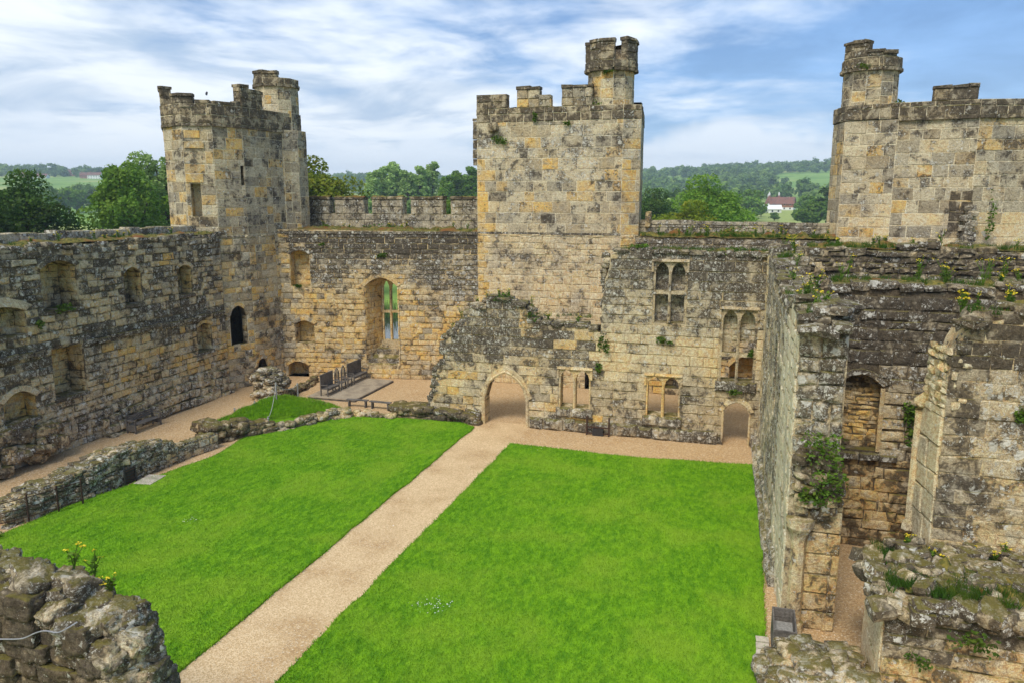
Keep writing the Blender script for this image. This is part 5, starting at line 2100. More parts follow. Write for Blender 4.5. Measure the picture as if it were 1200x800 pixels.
def arch_chair(loc, label):
    e = empty('wooden_chair', loc, label, 'chair', 'arched chairs between the settles')
    X, Y, Z = loc

    def part(name, boxes):
        g = Geo()
        for a, b in boxes:
            g.box((X + a[0], Y + a[1], Z + a[2]), (X + b[0], Y + b[1], Z + b[2]))
        return g.build(name, 'wood_grey', e)
    g = Geo()
    pts = [(X, Y + .03, Z + .40), (X, Y + .03, Z + .95)]
    for i in range(1, 10):
        t = i / 10
        y = .03 + t * .5
        s = abs(t - .5) * 2
        pts.append((X, Y + y, Z + .95 + .38 * (.5 * math.sqrt(max(0, 1 - s * s)) + .5 * (1 - s))))
    pts += [(X, Y + .53, Z + .95), (X, Y + .53, Z + .40)]
    g.tube(pts, .035, 6)
    g.build('back_frame', 'wood_grey', e)
    for y in (.15, .28, .41):
        part('back_slat', [((-.012, y - .025, .46), (.012, y + .025, 1.22 - abs(y - .28) * .9))])
    part('seat', [((.0, .0, .42), (.50, .56, .455))])
    for y in (0, .50):
        part('leg', [((-.03, y, 0), (.03, y + .06, .418))])
        part('leg', [((.44, y, 0), (.50, y + .06, .418))])
        part('arm', [((.035, y, .64), (.50, y + .06, .68)), ((.44, y + .005, .457), (.49, y + .055, .638))])
    part('stretcher', [((.455, .065, .12), (.485, .495, .17))])
    return e


arch_chair((-24.42, 41.72, 0.152), 'wooden armchair with pointed arch back, the nearer of the pair')
arch_chair((-24.42, 42.52, 0.152), 'wooden armchair with pointed arch back, the farther of the pair')


def low_bench(x, y, L, rz, label):
    e = empty('low_bench', (x, y, 0), label, 'bench', 'low benches behind the pale kerb')
    c, s = math.cos(rz), math.sin(rz)

    def part(name, pts):
        g = Geo()
        for a, b in pts:
            g.box((x + a[0], y + a[1], a[2]), (x + b[0], y + b[1], b[2]), rot=rz, piv=(x, y))
        return g.build(name, 'wood_grey', e)
    part('seat', [((-L / 2, -.14, .41), (L / 2, .14, .455))])
    for sx in (-1, 1):
        part('leg', [((sx * (L / 2 - .16) - .035, -.12, 0.002), (sx * (L / 2 - .16) + .035, -.05, .408))])
        part('leg', [((sx * (L / 2 - .16) - .035, .05, 0.002), (sx * (L / 2 - .16) + .035, .12, .408))])
        part('cross_piece', [((sx * (L / 2 - .16) - .02, -.049, .28), (sx * (L / 2 - .16) + .02, .049, .36))])


low_bench(-21.35, 38.95, 1.35, R(4), 'leftmost of three low plank benches')
low_bench(-19.85, 38.9, 1.35, R(-2), 'middle one of three low plank benches')
low_bench(-18.35, 38.85, 1.3, R(3), 'rightmost of three low plank benches')


def slat_bench():
    X, Y = -30.35, 30.9
    L = 1.75
    e = empty('garden_bench', (X, Y, 0), 'slatted wooden bench against the foot of the left wall', 'bench')

    def part(name, a, b):
        g = Geo()
        g.box((X + a[0], Y + a[1], a[2]), (X + b[0], Y + b[1], b[2]))
        g.build(name, 'wood_grey', e)
    for k in range(4):
        part('seat_slat', (.10 + k * .12, .0, .42), (.10 + k * .12 + .10, L, .45))
    for k in range(3):
        part('back_slat', (.0, .04, .56 + k * .12), (.03, L - .04, .56 + k * .12 + .09))
    for y in (-.06, L - .02):
        part('leg', (-.02, y, 0), (.05, y + .075, .92))
        part('leg', (.50, y, 0), (.57, y + .075, .66))
        part('arm', (-.02, y - .01, .662), (.60, y + .085, .70))
        part('side_panel', (.055, y + .015, .12), (.495, y + .06, .41))


slat_bench()


def posts_and_rope():
    spots = [(-27.0, 35.2, 0, .5, 'short grey rope post on the gravel below the grass bank'), (-26.6, 36.5, .0, .6, 'short brown rope post beside the rubble stump'),
             (-25.2, 36.6, .60, 1.15, 'tall pale rope post on top of the grass bank'), (-24.9, 38.3, .30, 1.05, 'pale rope post at the back of the grass bank'),
             (-23.3, 33.0, .06, .85, 'pale rope post at the front foot of the grass bank')]
    tops = []
    for x, y, z, h, lab in spots:
        g = Geo()
        g.tube([(x, y, z - .05), (x, y, z + h - .03), (x, y, z + h)], [.045, .045, .025], 8)
        e = empty('rope_post', (x, y, z), lab, 'post', 'rope posts round the grass bank')
        g.build('shaft', 'post_wood', e)
        g = Geo()
        ring = [(x + .05 * math.cos(a * .5236), y + .05 * math.sin(a * .5236), z + h - .10) for a in range(13)]
        g.tube(ring, .016, 5)
        g.build('rope_ring', 'rope', e)
        tops.append(Vector((x, y, z + h - .10)))
    for i, j, lab in ((0, 1, 'white rope between the two short posts'), (1, 2, 'white rope rising from the short brown post to the tall post'),
                      (2, 3, 'white rope sagging between the tall post and the one behind it'), (2, 4, 'white rope hanging down from the tall post to the front post')):
        a, b = tops[i], tops[j]
        pts = []
        for k in range(13):
            t = k / 12
            p = a.lerp(b, t)
            p.z -= .32 * 4 * t * (1 - t) * (1 if i else .5)
            p.z = max(p.z, .12)
            pts.append(p)
        g = Geo()
        g.tube(pts, .014, 6)
        tag(g.build('rope', 'rope', loc=tuple(a)), lab, 'rope')


posts_and_rope()


def rail_fence():
    e = empty('rail_fence', (-25.6, 20, 0), 'rusty iron rail fence at the left end of the low rubble wall', 'fence')
    pts = [(-26.6, 17.6), (-25.9, 19.6), (-25.35, 20.7), (-25.0, 21.7), (-24.75, 22.6)]
    for x, y in pts:
        g = Geo()
        g.box((x - .025, y - .025, 0), (x + .025, y + .025, 1.12))
        g.build('post', 'iron_rust', e)
    for z in (.25, .62, 1.0):
        for a, b in zip(pts, pts[1:]):
            g = Geo()
            g.beam((a[0] + .03, a[1] + .02, z), (b[0] + .03, b[1] - .02, z), .022, .03)
            g.build('rail', 'iron_rust', e)


rail_fence()


def grille():
    x, y = -24.70, 25.0
    e = empty('drain_grille', (x, y, 0), 'small dark iron grille set in the low rubble wall', 'grille')
    def bx(n, a, b, mat='iron_dark'):
        g = Geo()
        g.box(a, b)
        g.build(n, mat, e)
    bx('backing', (x, y - .30, .05), (x + .03, y + .30, .72))
    for k in range(5):
        bx('bar', (x + .035, y - .27, .12 + k * .125), (x + .06, y + .27, .16 + k * .125), 'iron_rust')
    for s in (-1, 1):
        bx('frame_side', (x + .032, y + s * .30 - .03, .05), (x + .08, y + s * .30 + .03, .72))
    g = Geo()
    g.box((-24.55, 25.0, .02), (-23.75, 26.1, .095), rot=R(8))
    tag(g.build('paving_slab', 'flagstone'), 'pale flat slab on the ground before the iron grille', 'slab')
    e2 = empty('iron_grate', (-6.9, 37.6, 0), 'rusty iron grate standing against the hall wall footing between two windows', 'grate')
    for k, (a, b) in enumerate((((-7.5, 37.55, 0), (-7.42, 37.63, 1.0)), ((-6.35, 37.55, 0), (-6.27, 37.63, 1.0)), ((-7.41, 37.56, .40), (-6.36, 37.62, .47)), ((-7.41, 37.56, .08), (-6.36, 37.62, .15)))):
        g = Geo()
        g.box(a, b)
        g.build('upright' if k < 2 else 'rail', 'iron_rust', e2)
    g = Geo()
    g.box((-7.15, 37.50, .02), (-6.6, 37.7, .38))
    g.build('box', 'iron_dark', e2)


grille()


def open_box():
    e = empty('wooden_box', (1.5, 20.8, 0), 'open wooden box at the foot of the broken pier', 'box')
    def bx(n, a, b, mat='wood_grey'):
        g = Geo()
        g.box(a, b)
        g.build(n, mat, e)
    x0, x1, y0, y1, h = 1.18, 1.78, 19.75, 21.0, .82
    bx('floor', (x0 + .05, y0 + .05, .0), (x1 - .05, y1 - .05, .42), 'post_wood')
    for k in range(3):
        za, zb = k * h / 3, (k + 1) * h / 3 - .012
        bx('board', (x0, y0, za), (x0 + .045, y1, zb))
        bx('board', (x1 - .045, y0, za), (x1, y1, zb))
        bx('board', (x0 + .048, y0, za), (x1 - .048, y0 + .045, zb))
        bx('board', (x0 + .048, y1 - .045, za), (x1 - .048, y1, zb))
    for k, (y, c) in enumerate(((19.62, 'nearest'), (19.95, 'middle'), (20.28, 'farthest'))):
        g = Geo()
        g.box((.78, y, .03), (1.12, y + .27, .11), rot=R((-3, 2, 4)[k]))
        tag(g.build('paving_slab', 'flagstone'), c + ' of three small pale slabs beside the wooden box', 'slab', 'three small slabs in the lawn')


open_box()


def bird(loc, s, yaw, label, mat, flying=False):
    V, F = CUBES[3]
    L = np.linalg.norm(V, axis=1, keepdims=True)
    S = V / L
    e = empty('bird', loc, label, 'bird')
    c, sn = math.cos(yaw), math.sin(yaw)

    def put(W):
        W = np.array(W)
        return np.stack([loc[0] + s * (W[:, 0] * c - W[:, 1] * sn), loc[1] + s * (W[:, 0] * sn + W[:, 1] * c), loc[2] + s * W[:, 2]], 1)
    B = S * np.array([.5, .22, .22])
    B[:, 2] += .38 + B[:, 0] * (.0 if flying else .45)
    # tail and head drawn out of the one body mesh
    tail = B[:, 0] < -.35
    B[tail, 0] -= .35
    B[tail, 2] -= .12
    B[tail, 1] *= 1.3
    head = B[:, 0] > .33
    B[head, 0] += .14
    B[head, 2] += .12
    beak = B[:, 0] > .6
    B[beak, 0] += .12
    add_mesh('body', put(B), F, mat, e, smooth=True)
    for sd in (-1, 1):
        if flying:
            W = [(.2, sd * .15, .42), (-.2, sd * .15, .42), (-.12, sd * .8, .75), (.22, sd * .75, .78), (-.25, sd * 1.5, .55), (-.1, sd * 1.45, .58)]
            W += [(a, b, z + .03) for a, b, z in W]
            Fw = [(0, 1, 2, 3), (3, 2, 4, 5), (6, 9, 8, 7), (9, 11, 10, 8), (0, 3, 9, 6), (1, 7, 8, 2), (3, 5, 11, 9), (2, 8, 10, 4), (4, 10, 11, 5), (0, 6, 7, 1)]
            add_mesh('wing', put(W), Fw, mat, e)
        else:
            g = Geo()
            p = put([(.0, sd * .08, .2), (.02, sd * .08, .0)])
            g.tube([tuple(p[0]), tuple(p[1])], .02 * s + .004, 5)
            g.build('leg', mat, e)


bird((-31.05, 39.9, 17.92), 0.32, R(120), 'dark bird perched on the parapet of the left tower', 'bird_dark')
bird((38.0, 150.0, 24.5), 0.62, R(20), 'white bird flying low over the trees between the towers', 'bird_white', True)

# ================================================================== VEGETATION ON THE WALLS
def leaf_cloud(n, center, rad, size, rs, droop=0.0, flat=0.5):
    """n small leaf quads around a centre; returns arrays V (n*4,3), tint (n*4)."""
    d = rs.normal(size=(n, 3))
    d /= np.linalg.norm(d, axis=1, keepdims=True) + 1e-9
    rr = rs.uniform(0.45, 1.0, (n, 1)) ** 0.6
    p = np.array(center) + d * rr * np.array(rad)
    a = rs.normal(size=(n, 3))
    a[:, 2] *= flat
    a /= np.linalg.norm(a, axis=1, keepdims=True) + 1e-9
    b = np.cross(a, rs.normal(size=(n, 3)) + d * 1.2)
    b /= np.linalg.norm(b, axis=1, keepdims=True) + 1e-9
    s = rs.uniform(.6, 1.35, (n, 1)) * size
    a, b = a * s, b * s * .62
    V = np.stack([p - a, p - b * .9 + a * .1, p + a, p + b], 1).reshape(-1, 3)
    t = np.clip(rs.uniform(.15, .85, n) + .15 * d[:, 2], 0, 1)
    return V, np.repeat(t, 4)


def cloud_mesh(name, parts, mat, parent=None, loc=(0, 0, 0)):
    V = np.concatenate([p[0] for p in parts])
    t = np.concatenate([p[1] for p in parts])
    F = np.arange(len(V)).reshape(-1, 4).tolist()
    return add_mesh(name, V, F, mat, parent, loc, np.stack([t, t, t, np.ones_like(t)], 1))


def ragwort(loc, h, label, group, seed):
    rs = np.random.RandomState(seed)
    e = empty('ragwort', loc, label, 'plant', group)
    g = Geo()
    fl = []
    lv = []
    for k in range(rs.randint(3, 6)):
        a = rs.uniform(0, 6.28)
        rr = h * rs.uniform(.1, .4)
        hh = h * rs.uniform(.65, 1.05)
        tip = Vector((loc[0] + rr * math.cos(a), loc[1] + rr * math.sin(a), loc[2] + hh))
        mid = Vector((loc[0] + rr * .3 * math.cos(a), loc[1] + rr * .3 * math.sin(a), loc[2] + hh * .55))
        g.tube([loc, mid, tip], [.014, .012, .008], 4, (0.6, .6, .6, 1), caps=False)
        fl.append(leaf_cloud(rs.randint(5, 10), tip, (h * .11, h * .11, h * .05), .024, rs, flat=.2))
        lv.append(leaf_cloud(10, mid, (h * .11, h * .11, h * .34), .045, rs))
    g.build('stems', 'leaf_weed', e)
    cloud_mesh('leaves', lv, 'leaf_weed', e)
    cloud_mesh('flowers', fl, 'petal', e)['kind'] = 'stuff'


def clump(loc, rad, label, group, seed, n=120, size=.075, name='wall_fern', mat='leaf_weed'):
    rs = np.random.RandomState(seed)
    e = empty(name, loc, label, 'plant', group)
    cs = [leaf_cloud(max(8, n // 7), np.array(loc) + rs.uniform(-.7, .7, 3) * np.array(rad), np.array(rad) * rs.uniform(.35, .6), size, rs) for _ in range(7)]
    cloud_mesh('leaves', cs, mat, e)
    g = Geo()
    for k in range(5):
        g.tube([loc, tuple(np.array(loc) + rs.uniform(-.8, .8, 3) * np.array(rad))], [.012, .006], 4, (.4, .4, .4, 1), caps=False)
    g.build('stems', 'leaf_weed', e)


def plants():
    rs = random.Random(17)
    sd = 100
    # ragwort in groups that nothing tells apart
    rows = [
        ('yellow ragwort growing on top of the dark cross wall', 'ragwort on the cross wall', [(rs.uniform(2.9, 9.5), rs.uniform(27.8, 28.7), 9.2) for _ in range(13)], (.45, 1.0)),
        ('yellow ragwort growing on the broken head of the right wall block', 'ragwort on the right block', [(rs.uniform(5.0, 8.3), rs.uniform(20.7, 21.5), 9.25) for _ in range(11)], (.35, .75)),
        ('yellow ragwort growing on the head of the right range wall', 'ragwort on the range wall', [(rs.uniform(1.5, 2.2), y, float(np.interp(38 - y, (0, 2, 4.5, 6, 8.5, 11, 13.5, 14.5, 16.5), (9.6, 9.7, 9.35, 8.9, 8.7, 8.55, 8.8, 9.05, 8.7))) + .1) for y in (22.3, 22.9, 23.6, 24.5, 26, 28, 30.5, 33, 34.5, 35.5, 36.8)], (.4, .9)),
        ('yellow ragwort growing along the mossy ledge between square tower and right tower', 'ragwort on the right ledge', [(rs.uniform(-5.5, 4.5), rs.uniform(47.1, 48.4), 9.75) for _ in range(16)], (.35, .8)),
        ('yellow ragwort growing on the rubble wall before the right tower', 'ragwort on the rear wall', [(rs.uniform(2.8, 11.5), rs.uniform(34.2, 35.2), 10.0) for _ in range(10)], (.35, .8)),
        ('yellow ragwort growing on the wall-walk below the left battlements', 'ragwort on the left ledge', [(rs.uniform(-29, -17.5), rs.uniform(47.6, 48.6), 9.9) for _ in range(11)], (.3, .6)),
        ('yellow ragwort growing on the head of the long left wall', 'ragwort on the left wall', [(rs.uniform(-32.1, -31.3), rs.uniform(24, 40.5), 9.9) for _ in range(12)], (.25, .5)),
        ('yellow ragwort growing on the ragged head of the hall wall above the arch', 'ragwort above the arch', [(x, 38.5, float(np.interp(x, (-15.3, -14, -13.2, -12.9, -12, -10.9, -10.5, -9.4, -7.1), (4.5, 6.2, 6.35, 6.85, 6.8, 6.5, 5.75, 5.6, 5.5)))) for x in (-15.1, -14.6, -13.7, -13.1, -12.5, -11.9, -10.7, -9.8, -8.2)], (.4, .9)),
        ('yellow ragwort growing on the mossy base of the right wall block', 'ragwort on the mossy base', [(rs.uniform(3.8, 8.2), rs.uniform(18.8, 20.5), 3.2) for _ in range(8)], (.3, .6)),
        ('tall yellow ragwort standing behind the bottom left rubble', 'ragwort at the near rubble', [(-11.2, 9.9, 5.5), (-10.8, 9.95, 5.4), (-10.4, 9.9, 5.1)], (.35, .5)),
        ('yellow ragwort growing on the wall coping at far right', 'ragwort on the far right coping', [(12.4, rs.uniform(30, 45), 9.2) for _ in range(8)], (.4, .8)),
    ]
    for lab, grp, pts, hr in rows:
        for p in pts:
            sd += 1
            ragwort(p, rs.uniform(*hr), lab, grp, sd)
    cl = [((-6.75, 37.9, 4.75), (.28, .16, .55), 'green fern hanging at the step in the hall wall', None),
          ((-6.95, 37.9, 3.5), (.14, .1, .3), 'small green fern just above the arched hall window', None),
          ((-0.2, 37.75, 2.75), (.4, .18, .18), 'green tuft on the ledge above the small right door', None),
          ((-3.7, 37.9, 5.1), (.4, .15, .16), 'green tuft below the upper left hall window', None),
          ((.35, 37.85, 4.7), (.14, .14, .22), 'small fern beside the tall hall window', None),
          ((-5.2, 38.3, 9.6), (.6, .4, .2), 'bright green tuft at the left end of the hall wall head', None),
          ((-.6, 38.3, 9.55), (.9, .5, .25), 'bright green tuft at the right end of the hall wall head', None),
          ((-1.0, 47.6, 10.0), (1.6, .5, .35), 'wide green shrub on the ledge before the plain parapet', None),
          ((-23.8, 47.9, 10.05), (1.6, .4, .22), 'wide green tuft on the ledge below the merlons', None),
          ((-28.0, 47.4, 10.0), (.5, .4, .22), 'small green tuft on the ledge beside the left tower', None),
          ((2.25, 21.1, 5.4), (.6, .35, .5), 'dense green shrub on the broken pier', None),
          ((2.35, 21.05, 4.5), (.6, .3, .6), 'green creeper trailing below the shrub on the pier', None),
          ((1.9, 21.15, 4.2), (.3, .2, .3), 'small creeper over the carved capital of the pier', None),
          ((5.1, 17.7, 2.35), (.55, .22, .4), 'leafy plant growing out of the thick mossy base', None),
          ((4.2, 17.8, 1.7), (.3, .15, .3), 'small leafy plant near the left corner of the mossy base', None),
          ((5.6, 27.55, 4.9), (.35, .15, .5), 'dark creeper beside the blocked doorway', None),
          ((5.7, 27.55, 4.2), (.3, .15, .4), 'dark creeper below the one beside the blocked doorway', None),
          ((6.8, 20.5, 6.9), (.45, .12, .35), 'mossy green plant on the face of the right block', None),
          ((-26.9, 44.95, 9.0), (.22, .1, .12), 'small green tuft on the dark band beside the small niche', None),
          ((-22.9, 45.9, 8.3), (.5, .1, .14), 'small green tuft above the tall window', None),
          ((-28.6, 44.7, 6.2), (.4, .15, .14), 'green tuft on the sill of the small niche', None),
          ((-30.8, 28.3, 6.85), (.3, .5, .2), 'green tuft on the sill of the large upper niche', None),
          ((-30.85, 26.9, 6.3), (.2, .3, .2), 'green tuft beside the upper fireplace', None),
          ((12.0, 45.6, 11.2), (.25, .2, 1.4), 'dark creeper climbing the right tower', None),
          ((-15.2, 47.0, 15.6), (.5, .12, .3), 'moss plant near the top left of the square tower', None),
          ((-10.9, 47.0, 16.4), (.2, .1, .2), 'little tuft below the parapet of the square tower', None),
          ((-12.9, 47.0, 16.9), (.16, .1, .3), 'little tuft hanging from the battlements of the square tower', None),
          ((-8.5, 47.3, 19.5), (.45, .25, .3), 'green tuft at the string course of the middle turret', None),
          ((-9.2, 47.35, 17.5), (.35, .2, .35), 'green tuft at the foot of the middle turret', None),
          ((7.3, 46.9, 16.9), (.3, .25, .3), 'green tuft between the right turret and its parapet', None),
          ((5.6, 46.95, 19.0), (.5, .2, .25), 'moss tuft on the right turret', None),
          ((-12.2, 38.2, 6.9), (.6, .4, .3), 'green moss plant on the heap above the pointed arch', None),
          ((-10.6, 38.0, 6.0), (.35, .2, .3), 'green plant at the right shoulder of the arch wall', None),
          ((-25.2, 19.0, .2), (.4, .4, .2), 'low weed at the foot of the rail fence', None)]
    for p, rad, lab, grp in cl:
        sd += 1
        clump(p, rad, lab, grp, sd, n=330 if p[1] < 22 and p[2] > 4 and p[0] > 0 else 150 if max(rad) > .4 else 80, size=.055 if p[1] < 22 else .075)
    # grass tufts that nobody could count: on heads and ledges
    X, Y, Z = [], [], []
    for (x0, x1, y0, y1, z, n) in ((-6.3, 4.9, 47.0, 48.5, 9.8, 5000), (-29.5, -17, 46.9, 48.7, 9.92, 2200), (-32.25, -31.3, 20, 40.6, 9.92, 2200), (2.8, 11.4, 27.8, 28.8, 9.25, 3600),
                                  (5.2, 11.3, 20.7, 21.6, 9.3, 1800), (3.5, 8.6, 18.0, 20.5, 3.2, 16000), (2.4, 11.8, 34.0, 35.3, 10.05, 3600), (12.1, 12.9, 24, 45, 9.2, 1500),
                                  (-6.2, .9, 38.0, 38.9, 9.5, 2200), (1.2, 2.2, 33.4, 37.5, 9.62, 1200), (1.35, 2.3, 24.2, 31.5, 8.75, 1000), (1.5, 2.5, 21.8, 24.2, 8.98, 900), (-14, -7.2, 38.2, 38.8, 6.0, 500), (-23.5, -18.5, 37.0, 37.3, .1, 700)):
        k = 0
        while k < n:
            cx, cy = rs.uniform(x0, x1), rs.uniform(y0, y1)
            if noise.noise(Vector((cx * 1.9, cy * 1.9, z))) < -.02:
                k += 2
                continue
            m_ = rs.randint(8, 22)
            for _ in range(m_):
                X.append(min(max(rs.gauss(cx, .07), x0), x1))
                Y.append(min(max(rs.gauss(cy, .07), y0), y1))
                Z.append(z - .03)
            k += m_
    blades('wall_grass', np.array(X), np.array(Y), np.array(Z), .06, .26, .013, 41, 'thin grass sprouting along the mossy wall heads and ledges', .6, mat='leaf_weed')
    # daisies in the lawn
    e = []
    rr = np.random.RandomState(3)
    for cx, cy, n in ((-8.4, 19.4, 60), (-19.6, 22.5, 16), (-12.0, 24, 5), (-9.2, 34.0, 4)):
        for _ in range(n):
            e.append(leaf_cloud(1, (cx + rr.normal() * .28, cy + rr.normal() * .2, .12), (.01, .01, .005), .022, rr, flat=.1))
    o = cloud_mesh('daisies', e, 'petal_white')
    tag(o, 'tiny white daisies scattered in small patches over the lawns', 'flowers', kind='stuff')


plants()

# ================================================================== TREES
def tree_proto(seed, H, Rw, zc, n_lobes, per, leaf, squash=.8, trunk_r=.35, gap=.25):
    """Crown and trunk geometry about the origin (base at z=0)."""
    rs = np.random.RandomState(seed)
    parts = []
    lobes = []
    for k in range(n_lobes):
        u = rs.uniform(-1, 1)
        a = rs.uniform(0, 6.28)
        q = rs.uniform(.45, .95)
        rr = math.sqrt(1 - u * u)
        # fuller below the middle, tapering to the top
        taper = 1.0 - .35 * max(0, u)
        c = np.array([rr * math.cos(a) * Rw * q * taper, rr * math.sin(a) * Rw * q * taper, zc + u * (H - zc) * q * (1 if u > 0 else squash)])
        lr = Rw * rs.uniform(.20, .36)
        lobes.append((c, lr))
        if rs.uniform() < gap * .5:
            continue
        parts.append(leaf_cloud(per, c, (lr, lr, lr * .8), leaf, rs))
    parts.append(leaf_cloud(int(per * n_lobes * .22), (0, 0, zc), (Rw * .72, Rw * .72, (H - zc) * .72), leaf * 1.1, rs))
    V = np.concatenate([p[0] for p in parts])
    t = np.concatenate([p[1] for p in parts])
    g = Geo()
    top = zc + (H - zc) * .3
    g.tube([(0, 0, -.6), (.05, .02, H * .10), (-.05, .05, zc * .6), (.1, -.05, top)], [trunk_r * 1.4, trunk_r, trunk_r * .8, trunk_r * .3], 8)
    for c, lr in lobes[::2]:
        s = zc * rs.uniform(.35, .8)
        mid = np.array([c[0] * .45, c[1] * .45, (s + c[2]) * .5 + .3])
        g.tube([(0, 0, s), tuple(mid), tuple(c)], [trunk_r * .45, trunk_r * .28, trunk_r * .1], 5, caps=False)
    return V, t, g


class TreeKind:
    def __init__(self, **kw):
        V, t, g = tree_proto(**kw)
        self.crown = bpy.data.meshes.new('crown')
        self.crown.from_pydata(V.tolist(), [], np.arange(len(V)).reshape(-1, 4).tolist())
        a = self.crown.attributes.new('tint', 'FLOAT_COLOR', 'POINT')
        a.data.foreach_set('color', np.stack([t, t, t, np.ones_like(t)], 1).astype(np.float32).ravel())
        self.trunk = bpy.data.meshes.new('trunk')
        self.trunk.from_pydata(g.V, [], g.F)
        self.trunk.materials.append(MAT['bark'])
        self.crown.materials.append(None)
        self.V, self.t = V, t

    def place(self, x, y, label, mat, scale=1.0, rz=0.0, sz=1.0, name='broadleaf_tree', group=None, z=None):
        z = terrain_h(x, y) if z is None else z
        e = empty(name, (x, y, z), label, 'tree', group)
        e.rotation_euler = (0, 0, rz)
        e.scale = (scale, scale, scale * sz)
        for nm, me in (('crown', self.crown), ('trunk', self.trunk)):
            o = bpy.data.objects.new(nm, me)
            COL.objects.link(o)
            o.parent = e
            if nm == 'crown':
                o.material_slots[0].link = 'OBJECT'
                o.material_slots[0].material = MAT[mat]
        return e


def at_px(px, r):
    """Plan position at a bearing given by picture column, r metres out."""
    th = -YAW + math.atan((px - 600) / 915.6)
    return r * math.sin(th), r * math.cos(th)


OAK = TreeKind(seed=3, H=15.5, Rw=6.5, zc=8.6, n_lobes=60, per=330, leaf=.21, trunk_r=.42)
OAK2 = TreeKind(seed=8, H=15.0, Rw=5.2, zc=8.6, n_lobes=46, per=300, leaf=.21, trunk_r=.4, gap=.9)
POPLAR = TreeKind(seed=5, H=24, Rw=5.0, zc=13.0, n_lobes=44, per=110, leaf=.50, trunk_r=.45)
MIDT = [TreeKind(seed=20 + k, H=13, Rw=6.0, zc=6.5, n_lobes=30, per=55, leaf=.62, trunk_r=.4) for k in range(3)]
FART = [tree_proto(seed=40 + k, H=12, Rw=6.2, zc=5.8, n_lobes=16, per=13, leaf=1.25, trunk_r=.4) for k in range(4)]


